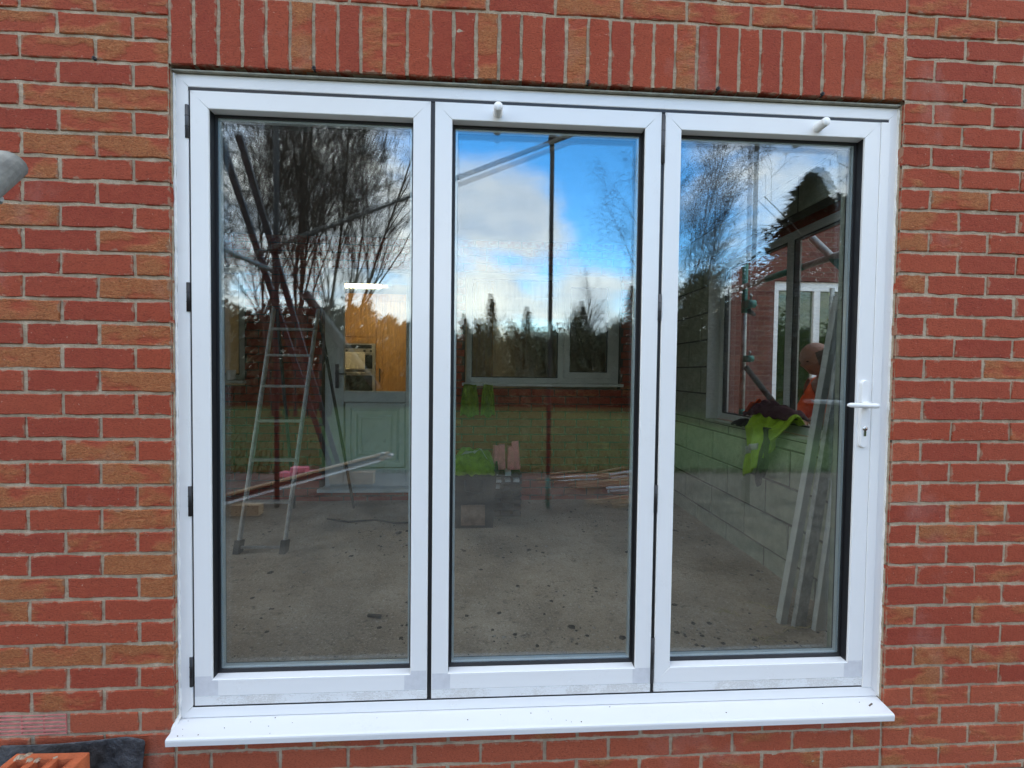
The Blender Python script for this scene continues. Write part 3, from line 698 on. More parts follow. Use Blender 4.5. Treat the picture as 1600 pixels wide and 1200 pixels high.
# back door
bd = tag(empty('back_door', (0, FY+.03, .03)), 'grey white half-glazed back door with a stepped panel and lit kitchen behind', 'door')
mb = MB()
for sd_ in 'TLR':
    q = mitred(-.53, .415, -.06, 2.095, .06, .0, .06, sd_); mb.add(q.v, q.f)
mb.obj('frame', M_DOORWHITE, bd)
mb = MB(); mb.box(-.57, .455, -.10, .05, -.055, -.022); bevel(mb.obj('threshold', M_DOORWHITE, bd), .004)
LX0, LX1 = -.468, .353
mb = MB(); mb.box(LX0, -.352, -.006, .04, -.02, 2.03); mb.box(.237, LX1, -.006, .04, -.02, 2.03); mb.box(-.351, .236, -.006, .04, -.02, .155); mb.box(-.351, .236, -.006, .04, .80, .905); mb.box(-.351, .236, -.006, .04, 1.935, 2.03)
dl = mb.obj('leaf', M_DOORWHITE, bd); bevel(dl, .003)
mb = MB()   # panel with stepped mouldings
steps = [(0, .004), (.03, .012), (.065, .002), (.095, .012), (.125, .000), (.15, .010), (.18, .002)]
for ins, yy in steps: mb.box(-.350+ins, .235-ins, yy if yy < .01 else yy, .030 + .001*ins, .156+ins, .799-ins) if False else None
def ring(mb, x0, x1, z0, z1, ya, w, yb):
    v = [(x0, ya, z0), (x1, ya, z0), (x1, ya, z1), (x0, ya, z1), (x0+w, yb, z0+w), (x1-w, yb, z0+w), (x1-w, yb, z1-w), (x0+w, yb, z1-w)]
    mb.add(v, [(0,1,5,4), (1,2,6,5), (2,3,7,6), (3,0,4,7)])
px0, px1, pz0, pz1 = -.350, .235, .156, .799; y = .030
for w_, dy in ((.012, -.022), (.045, 0), (.004, .014), (.022, -.010), (.004, -.006), (.028, 0), (.004, .014), (.018, -.008), (.004, -.006), (.02, 0), (.004, .01)):
    ring(mb, px0, px1, pz0, pz1, y, w_, y+dy); px0 += w_; px1 -= w_; pz0 += w_; pz1 -= w_; y += dy
mb.add([(px0, y, pz0), (px1, y, pz0), (px1, y, pz1), (px0, y, pz1)], [(0,1,2,3)])
mb.obj('door_panel', M_DOORWHITE, bd)
mb = MB(); mb.box(-.3508, .2358, .012, .030, .906, 1.934); mb.obj('pane', M_WGLASS, bd)
mb = MB(); mb.box(-.428, -.398, -.016, -.0065, .93, 1.16); mb.tube([(-.413, -.016, 1.07), (-.413, -.05, 1.07), (-.40, -.055, 1.07), (-.31, -.055, 1.068)], .008, 10); mb.obj('handle', M_BLACKPLASTIC, bd)
# kitchen behind
mb = MB(); mb.box(-3, 3.1, 3.051, 6.0, -.05, .02); tag(mb.obj('kitchen_floor', M_TIMBER), kind='structure')
mb = MB(); mb.box(-3, 3.1, 3.051, 6.0, 2.40, 2.45); tag(mb.obj('kitchen_ceiling', M_PAINT), kind='structure')
mb = MB(); mb.box(.60, .66, 3.051, 4.9, .021, 2.399); mb.box(-3, 3.1, 5.9, 6.0, .021, 2.399); mb.box(-3.1, -3.001, 3.051, 6.0, .021, 2.399); mb.box(3.05, 3.1, 3.051, 5.899, .021, 2.399)  # the first box is an unseen partition added to stop lamp spill
mb.box(-3, -.56, 3.04, 3.05, .021, .98); tag(mb.obj('kitchen_walls', M_PAINT), kind='structure')
kc = tag(empty('oak_cabinet', (0, 4.9, .02)), 'tall oak oven housing with cupboard door in the lit kitchen', 'cabinet')
mb = MB(); mb.box(-1.20, -.02, .021, .62, 0, 2.22); mb.obj('carcass', M_OAK, kc)
def shaker(x0, x1, z0, z1, nm='cupboard_door'):
    mb = MB(); f = .075
    mb.box(x0, x0+f, 0, .02, z0, z1); mb.box(x1-f, x1, 0, .02, z0, z1); mb.box(x0+f, x1-f, 0, .02, z0, z0+f); mb.box(x0+f, x1-f, 0, .02, z1-f, z1); mb.box(x0+f, x1-f, .010, .02, z0+f, z1-f)
    return bevel(mb.obj(nm, M_OAK, kc), .004)
shaker(-1.17, -.585, 1.60, 2.19); shaker(-.565, -.04, .08, 2.19)
mb = MB(); mb.box(-1.17, -.585, 0, .02, 1.51, 1.59); mb.obj('filler_panel', M_OAK, kc)
mb = MB(); mb.tube([(-.525, -.03, .95), (-.525, -.03, 1.15)], .007, 8); mb.tube([(-.525, .0, .97), (-.525, -.03, .97)], .006, 8); mb.tube([(-.525, .0, 1.13), (-.525, -.03, 1.13)], .006, 8); mb.obj('handle', M_BLACKPLASTIC, kc)
ov = tag(empty('built_in_oven', (0, 4.9, .02)), 'steel built-in double oven with tea towel on its rail in the kitchen', 'oven')
mb = MB(); mb.box(-1.165, -.59, -.02, .0205, .45, 1.50); mb.obj('fascia', M_STEEL, ov)
mb = MB(); mb.box(-1.15, -.64, -.026, -.0205, 1.43, 1.48); mb.box(-1.13, -.63, -.026, -.0205, 1.14, 1.335); mb.box(-1.13, -.63, -.026, -.0205, .50, 1.04); mb.obj('oven_glass', M_OVENGLASS, ov)
for x in (-.99, -.74, -.65):
    mb = MB(); mb.lathe((x, -.0205, 1.395), [(.016, 0), (.014, .018), (0, .018)], 14, 0, 'y'); mb.obj('knob', M_BLACKPLASTIC, ov)
for z in (1.36, 1.08):
    mb = MB(); mb.tube([(-1.10, -.0205, z), (-1.10, -.054, z), (-1.094, -.06, z), (-.666, -.06, z), (-.66, -.054, z), (-.66, -.0205, z)], .008, 8); mb.obj('rail', M_STEEL, ov)
mb = MB(); v = []
for j in range(9):
    for i in range(13):
        u, w = i/12, j/8; v.append((-1.02+.30*u, -.071-.004*math.sin(u*19+w), 1.372-.25*w))
mb.add(v, [(j*13+i, j*13+i+1, (j+1)*13+i+1, (j+1)*13+i) for j in range(8) for i in range(12)], 0, True)
o = mb.obj('tea_towel', M_CLOTH); o.location = (0, 4.9, .02); s_ = o.modifiers.new('thick', 'SOLIDIFY'); s_.thickness = .004; tag(o, 'cream tea towel hanging over the oven rail', 'towel')
lt = tag(empty('strip_light', (-.455, 3.7, 2.105)), 'bright warm fluorescent strip light in the kitchen', 'light')
mb = MB(); mb.box(-.56, .36, -.05, .05, .052, .295); mb.box(.315, .36, -.045, .045, -.03, .0519); mb.obj('fitting', M_PAINT, lt)
mb = MB(); mb.tube([(-.54, 0, .018), (.235, 0, .018)], .029, 14); mb.obj('tube', M_LAMP, lt)
m_, nt_, p_ = new_mat('lit_tube_end'); p_.inputs['Base Color'].default_value = (.6, .4, .15, 1); p_.inputs['Emission Color'].default_value = (1.0, .55, .12, 1); p_.inputs['Emission Strength'].default_value = .28
mb = MB(); mb.tube([(.2352, 0, .018), (.285, 0, .018), (.3148, 0, .018)], [.029, .029, .012], 14); mb.obj('tube_end', m_, lt)
# second cabinet end seen through the misted pane
kc2 = tag(empty('oak_cabinet', (0, 3.35, .02)), 'plain oak cabinet end behind the misted kitchen window', 'cabinet')
mb = MB(); mb.box(.81, 1.085, .0, .55, 0, 2.1); bevel(mb.obj('end_panel', M_OAK, kc2), .004); mb = MB(); mb.box(.80, 1.095, -.01, .56, 2.1, 2.13); mb.obj('cornice', M_OAK, kc2)

# ------------------------------------------------------------------ things in the room
# stepladder
ld = tag(empty('stepladder', (-.45, 1.55, -.12)), 'aluminium stepladder standing on the concrete floor behind the left pane', 'ladder')
A0, A1 = Vector((-.205, -.01, 0)), Vector((-.165, .42, 1.72)); B0, B1 = Vector((.100, -.015, 0)), Vector((.165, .42, 1.72))
for a, b in ((A0, A1), (B0, B1)):
    mb = MB(); mb.bar(a, b, .036, .019, (1, 0, 0)); bevel(mb.obj('stile', M_LADDER, ld), .004)
    mb = MB(); mb.bar(a+Vector((0, 0, -.0)), a+(b-a)*.05, .068, .034, (1, 0, 0)); mb.obj('foot', M_BLACKPLASTIC, ld)
for z in (.04, .33, .61, .88, 1.13, 1.36, 1.56):
    t = z/1.72; a, b = A0.lerp(A1, t), B0.lerp(B1, t); mb = MB(); mb.bar(a, b, .012 if z < .1 else .05, .018, (0, 0, 1)); bevel(mb.obj('rung', M_LADDER, ld), .003)
for a, b in ((A1+Vector((.01, .02, 0)), Vector((-.26, .98, 0))), (B1+Vector((-.01, .02, 0)), Vector((.27, .98, 0)))):
    mb = MB(); mb.bar(a, b, .03, .014, (1, 0, 0)); mb.obj('back_leg', M_DKTUBE, ld)
# rubble tub
tub = tag(empty('rubble_tub', (.925, 2.13, -.115)), 'black plastic rubble tub on the floor behind the middle pane', 'tub')
mb = MB(); a, b, h = .165, .185, .47
def frust(mb, a0, b0, z0, a1, b1, z1):
    v = [(-a0, -b0, z0), (a0, -b0, z0), (a0, b0, z0), (-a0, b0, z0), (-a1, -b1, z1), (a1, -b1, z1), (a1, b1, z1), (-a1, b1, z1)]
    mb.add(v, [(0,1,5,4), (1,2,6,5), (2,3,7,6), (3,0,4,7)])
frust(mb, .155, .155, 0, .182, .182, h); frust(mb, .175, .175, h, .148, .148, .02); mb.add([(-.155, -.155, 0), (.155, -.155, 0), (.155, .155, 0), (-.155, .155, 0)], [(3,2,1,0)]); mb.add([(-.148, -.148, .02), (.148, -.148, .02), (.148, .148, .02), (-.148, .148, .02)], [(0,1,2,3)])
mb.obj('shell', M_BLACKPLASTIC, tub)
mb = MB()
for s_ in (-1, 1): mb.box(-.19, .19, s_*.186-.008, s_*.186+.008, h-.03, h+.006); mb.box(s_*.186-.008, s_*.186+.008, -.177, .177, h-.03, h+.006)
bevel(mb.obj('rim', M_BLACKPLASTIC, tub), .004)
mb = MB(); mb.tube([(-.07, -.195, h-.08), (-.07, -.205, h-.16), (0, -.21, h-.18), (.07, -.205, h-.16), (.07, -.195, h-.08)], .007, 8); mb.obj('handle', M_BLACKPLASTIC, tub)
mb = MB(); mb.box(-.10, .09, -.181, -.164, .03, .19); mb.obj('brown_patch', mat('dull_brown', (.20, .13, .09), .95, .3, 30), tub)  # flat brown patch on the lower front of the tub

def surf(name, fn, nu, nv, m_, parent=None, th=.008, sub=1):
    mb = MB(); v = [fn(i/nu, j/nv) for j in range(nv+1) for i in range(nu+1)]
    mb.add(v, [(j*(nu+1)+i, j*(nu+1)+i+1, (j+1)*(nu+1)+i+1, (j+1)*(nu+1)+i) for j in range(nv) for i in range(nu)], 0, True)
    o = mb.obj(name, m_, parent); s_ = o.modifiers.new('thick', 'SOLIDIFY'); s_.thickness = th; s_.offset = 1
    if sub: o.modifiers.new('sub', 'SUBSURF').render_levels = sub; 
    return o
def vest(cx, w, lab):
    v_ = tag(empty('hi_vis_vest', (cx, FY-.055, 1.0)), lab, 'vest', 'hi-vis vests hung on the kitchen window sill')
    def fn(u, t):
        s_ = .78+.22*min(1, t*2.2); x = (u-.5)*w*(s_ + .18*t); z = .012 - .30*t + .015*math.sin(u*9)*t
        y = -.045 - .015*math.sin(u*math.pi*5+cx*9)*(t+.15) - .02*t
        if t < .1: y = -.04 + .07*(1-t*10); z = .014+.004*math.sin(u*6)
        return (x, y, z)
    surf('cloth', fn, 20, 12, M_LIMEDULL, v_, .006)
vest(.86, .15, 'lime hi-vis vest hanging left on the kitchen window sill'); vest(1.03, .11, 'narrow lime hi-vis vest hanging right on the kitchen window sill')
# lime jacket lying on the tub
jk = tag(empty('hi_vis_jacket', (.91, 2.08, .36)), 'crumpled lime hi-vis jacket thrown over the black tub', 'jacket')
def fn(u, t):
    x = (u-.5)*.36; y = (t-.5)*.40; r_ = max(abs(u-.5), abs(t-.5))*2
    z = .02 + .16*(1-r_**2)*(.7+.5*noise.noise(Vector((u*4, t*4, 2)))) + .03*noise.noise(Vector((u*11, t*11, 5))) - (.05 if r_ > .9 else 0)
    return (x, y, z)
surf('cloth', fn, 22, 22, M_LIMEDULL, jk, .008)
def fn2(u, t):
    x, y, z = fn(.1+.8*u, .30+.10*t); return (x, y, z+.012)
surf('reflective_band', fn2, 16, 2, M_BAND, jk, .003, 0)
# four pinkish bricks stood on a pile of packers
pk = tag(empty('packer_stack', (1.20, 2.36, -.118)), 'low stack of black and white plastic packers right of the tub', 'stack')
r3 = random.Random(8)
for lv in range(7):
    z = lv*.057
    mb = MB(); mb.box(-.13, .13, -.11, .11, z, z+.020); mb.obj('packer', M_BLACKPLASTIC, pk)
    for q in range(3):
        x = -.085+q*.085+(r3.random()-.5)*.03; hw_ = .02+.012*r3.random(); mb = MB(); mb.box(x-hw_, x+hw_, -.12-.03*r3.random(), .09, z+.0205, z+.036+.02*r3.random()); bevel(mb.obj('packer', M_DOORWHITE if r3.random() < .5 and lv > 3 else M_BLACKPLASTIC, pk), .002)
zt = -.118+.4
for i, (x, t_) in enumerate(((1.10, 7), (1.163, -4), (1.226, 5), (1.292, -8))):
    mb = MB(); mb.box(-.028, .028, -.05, .05, 0, (.205, .215, .20, .245)[i]); o = bevel(mb.obj('clay_brick', M_PINKBRICK), .003, 1); o.location = (x, 2.32, zt); o.rotation_euler = (R(-4), R(t_*.6), R(t_))
    tag(o, ('pinkish clay brick standing on end, first from the black tub', 'pinkish clay brick standing on end, second from the black tub', 'pinkish clay brick standing on end, third from the black tub', 'taller orange-pink clay brick on end, farthest from the tub')[i], 'brick', 'clay bricks standing on the packer stack')
# leaning trims by the right-hand wall
for i, (p, q, w_, m_, lab) in enumerate((((2.515, .60, -.115), (2.825, .665, 1.55), .05, M_TRIMGREY, 'grey-green plastic trim leaning on the block wall, nearest the room'),
                                   ((2.575, .565, -.115), (2.825, .60, 1.50), .08, M_GALV, 'wide grey plastic trim leaning between the other two'),
                                   ((2.66, .54, -.115), (2.825, .53, 1.42), .075, M_TRIMGREY, 'pale plastic trim leaning closest to the door frame'))):
    mb = MB(); mb.bar(p, q, w_, .022, (0.35, -1, .1)); mb.bar(Vector(p)+Vector((.012, .03, 0)), Vector(q)+Vector((.010, .03, 0)), .02, .035, (0.35, -1, .1))
    tag(bevel(mb.obj('plastic_trim', m_), .003), lab, 'trim', 'plastic trims leaning by the door')
# floor debris
def lump(mb, x, y, z, s_, rr, flat=.5):
    v = []; 
    for k in range(6): t = k/6*6.283; q = s_*(.7+.6*rr.random()); v.append((x+q*math.cos(t), y+q*math.sin(t), z))
    v.append((x+(rr.random()-.5)*s_, y+(rr.random()-.5)*s_, z+s_*flat*(.6+.8*rr.random())))
    mb.add(v, [(k, (k+1) % 6, 6) for k in range(6)])
rr = random.Random(21); mb = MB(); mbl = MB()
for k in range(2400):
    x, y = -1.8+rr.random()*4.6, .33+rr.random()**1.2*2.35
    cl = noise.noise(Vector((x*1.6, y*2.2, 8)))
    if cl < -.12: continue
    s_ = .004+.011*rr.random()**3; (lump(mb, x, y, -.121, s_, rr) if rr.random() < .66 else lump(mbl, x, y, -.121, s_*.8, rr))
for x, y, s_ in ((-.25, .95, .02), (-.05, 1.62, .022), (.12, 1.48, .02), (1.0, 1.25, .018), (1.45, .62, .02), (1.75, .50, .018), (1.82, .47, .02), (1.68, .52, .02), (-.30, 1.25, .025), (1.1, .75, .02), (.35, 1.9, .03), (.85, .9, .018), (2.05, .8, .02), (2.15, .62, .025)): lump(mb, x, y, -.121, s_, rr, .4)
tag(mb.obj('mortar_crumbs', mat('dark_crumbs', (.03, .026, .022), .95)), 'dark crumbs of mortar and dirt scattered over the concrete floor', 'debris', kind='stuff')
tag(mbl.obj('pale_crumbs', mat('pale_chips', (.40, .37, .32), .95)), 'pale chips of mortar scattered over the concrete floor', 'debris', kind='stuff')
mb = MB(); mb.bar((.43, .735, -.108), (.50, .722, -.108), .014, .012); tag(mb.obj('wood_offcut', M_BLACKPLASTIC), 'short dark stick lying on the concrete behind the left pane', 'offcut')
mb = MB(); mb.tube([(-.3, 2.2, -.108), (-.1, 2.12, -.108), (.1, 2.16, -.106), (.3, 2.08, -.108), (.55, 2.12, -.108)], .008, 6); tag(mb.obj('black_cable', M_RUBBER), 'thin black cable trailing over the floor near the back door', 'cable')
mb = MB(); rr = random.Random(4)
for k in range(14):
    x, y = 2.25+rr.random()*.4, .42+rr.random()*.35; pts = [(x, y, -.112)]
    for q in range(5): pts.append((pts[-1][0]+(rr.random()-.5)*.10, pts[-1][1]+(rr.random()-.5)*.06, -.108+rr.random()*.02))
    mb.tube(pts, .0022, 4)
tag(mb.obj('straw_scraps', mat('dry_straw', (.38, .33, .18), .9)), 'dry straw and string scraps on the floor below the leaning trims', 'debris', kind='stuff')
# cup on far sill
mb = MB(); mb.lathe((-1.37, FY-.02, 1.032), [(.0, 0), (.035, 0), (.042, .09), (.038, .09), (.033, .01), (0, .01)], 16); o = tag(mb.obj('white_pot', M_WHITE), 'small white pot on the sill of the left kitchen window', 'pot')

# jackets on the side window sill
j2 = tag(empty('hi_vis_jacket', (2.87, 1.20, .77)), 'lime and black hi-vis jacket hung over the side window sill', 'jacket')
def fj(u, t):
    y = (.5-u)*.38; d = t*.60      # over the board edge and down the wall
    lim = .22; bulge = .035+.03*noise.noise(Vector((u*5, t*5, 1)))
    fold = .014*math.sin(u*27+3*t)+.010*math.sin(u*11-t*9)
    if d < lim: return (.06-d*.55-.0, y*(1+.1*t), .04+fold+.075*math.sin(math.pi*min(1, d/lim*.9+.1))+.03*noise.noise(Vector((u*6, t*7, 3))))
    k = d-lim; side = max(0, (u-.42))*k*.9
    return (-.075-bulge*.6+fold*1.3, y*(1-.9*k*(.6+.6*u)) + .05*k + side*.0, .05-k*(1.0-.62*u))
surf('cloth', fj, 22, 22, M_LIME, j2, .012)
def fjb(u, t):
    x, y, z = fj(.02+.5*u, .66+.09*t); return (x-.008, y, z)
surf('reflective_band', fjb, 10, 3, M_BAND, j2, .004, 0)
def fjs(u, t): 
    x, y, z = fj(.55+.35*u, .40+.6*t); return (x-.012, y-.02+.05*u, z - .16*t)
surf('black_sleeve', fjs, 8, 10, M_BLACKCLOTH, j2, .012)
j3 = tag(empty('dark_jacket', (2.88, 1.28, .86)), 'crumpled maroon and orange jacket heaped on the side window sill', 'jacket')
def fk(u, t):
    x = .03+(t-.5)*.14; y = (.5-u)*.48; r_ = max(abs(u-.5), abs(t-.5))*2
    return (x, y, .0 + .085*(1-r_**2)+.05*noise.noise(Vector((u*6, t*4, 7))))
surf('cloth', fk, 22, 12, M_MAROON, j3, .01)
def fk2(u, t):
    x, y, z = fk(.02+.24*u, .2+.6*t); return (x-.012, y+.04, z+.008)
surf('orange_lining', fk2, 8, 6, M_ORANGE, j3, .006)
mb = MB(); 
def fg(u, t): return (2.862+(t-.5)*.11, 1.60-.17*u, .785+.03*math.sin(math.pi*u)*math.sin(math.pi*t)+.02*noise.noise(Vector((u*5, t*5, 4)))-(.05*max(0, .35-t)))
tag(surf('work_glove', fg, 12, 8, M_BLACKCLOTH, None, .012), 'black work glove lying at the far end of the side window sill', 'glove')

# ------------------------------------------------------------------ man outside the side window
man = tag(empty('person', (3.52, 1.48, -.30)), 'bald man in an orange hi-vis jacket bending outside the side window', 'person')
def skin(name, nodes, edges, m_, parent, root=0, sub=2):
    me = bpy.data.meshes.new(name); me.from_pydata([n_[:3] for n_ in nodes], edges, []); me.materials.append(m_)
    o = link(name, me, parent); md = o.modifiers.new('skin', 'SKIN'); md.use_smooth_shade = True
    for i, n_ in enumerate(nodes): r_ = n_[3]; me.skin_vertices[0].data[i].radius = (r_, n_[4] if len(n_) > 4 else r_)
    me.skin_vertices[0].data[root].use_root = True
    s_ = o.modifiers.new('sub', 'SUBSURF'); s_.levels = sub; s_.render_levels = sub; return o
# local: x to the right (+X world), y into depth, z up from the ground; he leans to the left
body = [(.22, .02, .86, .15, .13), (.20, .02, 1.02, .16, .13), (.12, .02, 1.20, .17, .13), (.02, .02, 1.36, .16, .12), (-.06, .02, 1.42, .07), (-.115, .02, 1.48, .062),
        (.20, -.10, .80, .095), (.12, -.12, .45, .07), (.24, -.12, .09, .05), (.14, -.13, .04, .04),
        (.22, .14, .80, .095), (.30, .15, .45, .07), (.40, .15, .09, .05), (.30, .15, .04, .04),
        (.02, -.15, 1.36, .075), (-.10, -.20, 1.22, .058), (-.27, -.16, 1.13, .045), (-.33, -.14, 1.12, .032),
        (.02, .19, 1.36, .075), (-.06, .24, 1.16, .058), (-.22, .20, 1.09, .045), (-.28, .18, 1.08, .032)]
skin('body', body, [(0,1),(1,2),(2,3),(3,4),(4,5),(0,6),(6,7),(7,8),(8,9),(0,10),(10,11),(11,12),(12,13),(3,14),(14,15),(15,16),(16,17),(3,18),(18,19),(19,20),(20,21)], M_SKIN, man)
jac = [(.22, .02, .84, .165, .145), (.20, .02, 1.02, .175, .15), (.12, .02, 1.20, .185, .15), (.03, .02, 1.34, .17, .13),
       (.02, -.15, 1.36, .088), (-.10, -.20, 1.22, .070), (-.25, -.165, 1.135, .056), (.02, .19, 1.36, .088), (-.06, .24, 1.16, .07), (-.20, .205, 1.095, .056)]
skin('jacket', jac, [(0,1),(1,2),(2,3),(3,4),(4,5),(5,6),(3,7),(7,8),(8,9)], M_ORANGE, man)
tro = [(.22, .02, .84, .17, .15), (.20, -.10, .78, .108), (.12, -.12, .45, .085), (.24, -.12, .12, .07), (.22, .14, .78, .108), (.30, .15, .45, .085), (.40, .15, .12, .07)]
skin('trousers', tro, [(0,1),(1,2),(2,3),(0,4),(4,5),(5,6)], M_BLACKCLOTH, man)
for (x, y) in ((.20, -.12), (.36, .15)):
    mb = MB(); mb.box(x-.17, x+.09, y-.05, y+.05, .0, .10); o = mb.obj('boot', M_BLACKCLOTH, man); bevel(o, .03, 3)
# black hood and vest panels over the jacket, orange collar
skin('hood', [(.04, .02, 1.41, .105, .12), (-.01, .02, 1.44, .10, .12)], [(0,1)], M_BLACKCLOTH, man)
skin('collar', [(-.06, -.02, 1.47, .07), (-.045, -.03, 1.56, .055), (-.02, -.03, 1.63, .03)], [(0,1),(1,2)], M_ORANGE, man)
skin('vest_front', [(.10, -.13, 1.30, .06), (.06, -.155, 1.14, .055), (.12, -.14, .98, .06)], [(0,1),(1,2)], M_BLACKCLOTH, man)
mb = MB()   # head: skull, face, in profile looking left and down
def head_pt(th, ph):
    d = Vector((math.sin(th)*math.cos(ph), math.sin(th)*math.sin(ph), math.cos(th)))
    r_ = .098; x, y, z = d.x*.105, d.y*.080, d.z*.105
    if d.x < 0 and d.z < .1: x *= 1 - .18*max(0, .1-d.z); 
    if d.z < -.2: y *= 1+.35*(d.z+.2); z *= 1.22; x -= .012*(-d.z)
    fx = max(0, -d.x)                                   # face towards -x
    nose = math.exp(-((d.y/.16)**2) - ((d.z+.12)/.16)**2)*fx; x -= .030*nose
    brow = math.exp(-((d.z-.17)/.10)**2)*math.exp(-(d.y/.5)**2)*fx; x -= .007*brow
    eye = (math.exp(-(((d.y-.33)/.13)**2)-((d.z-.03)/.09)**2)+math.exp(-(((d.y+.33)/.13)**2)-((d.z-.03)/.09)**2))*fx; x += .010*eye
    mouth = math.exp(-((d.y/.32)**2)-((d.z+.47)/.045)**2)*fx; x += .006*mouth
    chin = math.exp(-((d.y/.35)**2)-((d.z+.80)/.16)**2)*fx; x -= .014*chin
    return (x, y, z)
nth, nph = 26, 36; v = [head_pt(math.pi*j/nth, 2*math.pi*i/nph) for j in range(nth+1) for i in range(nph)]
mb.add(v, [(j*nph+i, (j+1)*nph+i, (j+1)*nph+(i+1) % nph, j*nph+(i+1) % nph) for j in range(nth) for i in range(nph)], 0, True)
hd = mb.obj('head', M_SKIN, man); hd.location = (-.165, .02, 1.565); hd.rotation_euler = (0, R(-22), R(4))
M_EAR = mat('ear_skin', (.27, .085, .06), .5, .1, 14); M_HAIR = mat('cropped_hair', (.085, .062, .05), .95, .5, 60, .6, 120)
for s_ in (-1, 1):
    c = Vector((.012, s_*.082, -.008)); mb = MB()
    mb.tube([c+Vector((.004, s_*.004, -.040)), c+Vector((.022, s_*.016, -.026)), c+Vector((.034, s_*.024, .002)), c+Vector((.028, s_*.026, .028)), c+Vector((.006, s_*.022, .040)), c+Vector((-.014, s_*.012, .026)), c+Vector((-.012, s_*.006, .006))], [.008, .009, .010, .010, .009, .008, .005], 8)
    mb.tube([c+Vector((.006, s_*.002, -.034)), c+Vector((.012, s_*.008, .03))], [.012, .020], 8)
    mb.obj('ear', M_EAR, hd)
mb = MB(); v = []
for j in range(9):
    for i in range(25):
        p_2 = Vector(head_pt(R(62+48*j/8), R(-118+236*i/24))); v.append(p_2*1.02 + Vector((0, 0, .004*noise.noise(p_2*60))))
mb.add(v, [(j*25+i, (j+1)*25+i, (j+1)*25+i+1, j*25+i+1) for j in range(8) for i in range(24)], 0, True); mb.obj('hair', M_HAIR, hd)
for s_ in (-1, 1):
    mb = MB(); mb.lathe((-.089, s_*.030, .003), [(.0, -.008), (.008, -.004), (.0095, 0), (.008, .004), (0, .008)], 10)
    eo = mb.obj('eye', M_DARK, hd)
for (hx, hy, hz) in ((-.33, -.14, 1.12), (-.28, .18, 1.08)):   # gloved hands, fingers bent over the work
    nodes = [(hx, hy, hz, .030), (hx-.05, hy, hz-.012, .040, .018), (hx-.085, hy, hz-.022, .040, .016)]; ed = [(0,1),(1,2)]
    for k in range(4):
        yk = hy-.030+.020*k; ln = (.026, .032, .030, .022)[k]; b0 = len(nodes)
        nodes += [(hx-.095, yk, hz-.024, .009), (hx-.095-ln, yk, hz-.036, .0085), (hx-.10-ln*1.3, yk, hz-.036-ln, .0075)]; ed += [(2, b0), (b0, b0+1), (b0+1, b0+2)]
    b0 = len(nodes); nodes += [(hx-.045, hy-.045, hz-.012, .011), (hx-.075, hy-.058, hz-.028, .009)]; ed += [(1, b0), (b0, b0+1)]
    skin('hand', nodes, ed, M_SKIN, man, 0, 1)

# ------------------------------------------------------------------ beyond the side window
nb = tag(empty('neighbour_house', (0, 4.85, -.3)), 'brick house wall with white framed glazed door beyond the side window', 'house')
def brick_tex():
    m_, nt, p = new_mat('far_brickwork'); L = nt.links.new
    g = nd(nt, 'ShaderNodeNewGeometry'); mp = nd(nt, 'ShaderNodeMapping'); mp.inputs['Rotation'].default_value = (R(-90), 0, 0); L(g.outputs['Position'], mp.inputs[0])
    b = nd(nt, 'ShaderNodeTexBrick'); L(mp.outputs[0], b.inputs['Vector']); b.inputs['Scale'].default_value = 1.0; b.inputs['Brick Width'].default_value = .225; b.inputs['Row Height'].default_value = .075; b.inputs['Mortar Size'].default_value = .005
    b.inputs['Color1'].default_value = (.17, .06, .042, 1); b.inputs['Color2'].default_value = (.11, .035, .027, 1); b.inputs['Mortar'].default_value = (.16, .115, .085, 1)  # bricks and mortar darkened for the shade in the passage
    L(b.outputs[0], p.inputs['Base Color']); p.inputs['Roughness'].default_value = .95
    bp = nd(nt, 'ShaderNodeBump', Strength=.5, Distance=.01, invert=True); L(b.outputs['Fac'], bp.inputs['Height']); L(bp.outputs[0], p.inputs['Normal']); return m_
M_FARBRICK = brick_tex()
mb = MB(); mb.box(3.3, 5.32, 0, .3, 0, 5.5); mb.box(5.32, 7.6, 0, .3, 2.86, 5.5); mb.box(7.6, 10, 0, .3, 0, 5.5); mb.obj('wall', M_FARBRICK, nb)
mb = MB(); mb.box(3.0, 10.2, -.35, 2.0, 5.5, 5.62); mb.obj('roof_edge', M_BLACKPLASTIC, nb)
mb = MB(); mb.box(5.32, 7.6, .05, .12, 2.72, 2.86)
for x in (5.32, 5.98, 6.42, 7.5): mb.box(x, x+.10, .05, .12, 0, 2.7199)
bevel(mb.obj('door_frame', M_WHITE, nb), .005)
mb = MB(); mb.box(5.42, 7.5, .09, .10, .02, 2.7198); mb.obj('door_glass', glass_material('patio_glass', (.55, .62, .5), .06), nb)
mb = MB(); mb.box(5.32, 7.6, .45, .5, 0, 2.8); mb.obj('curtain', mat('pale_green_curtain', (.30, .32, .20), .9, .3, 14, stretch=(6, 1, .2)), nb)
mb = MB(); mb.tube([(6.18, -.05, .05), (6.18, -.05, 2.75)], .034, 12); mb.obj('down_pipe', M_GALV, nb)
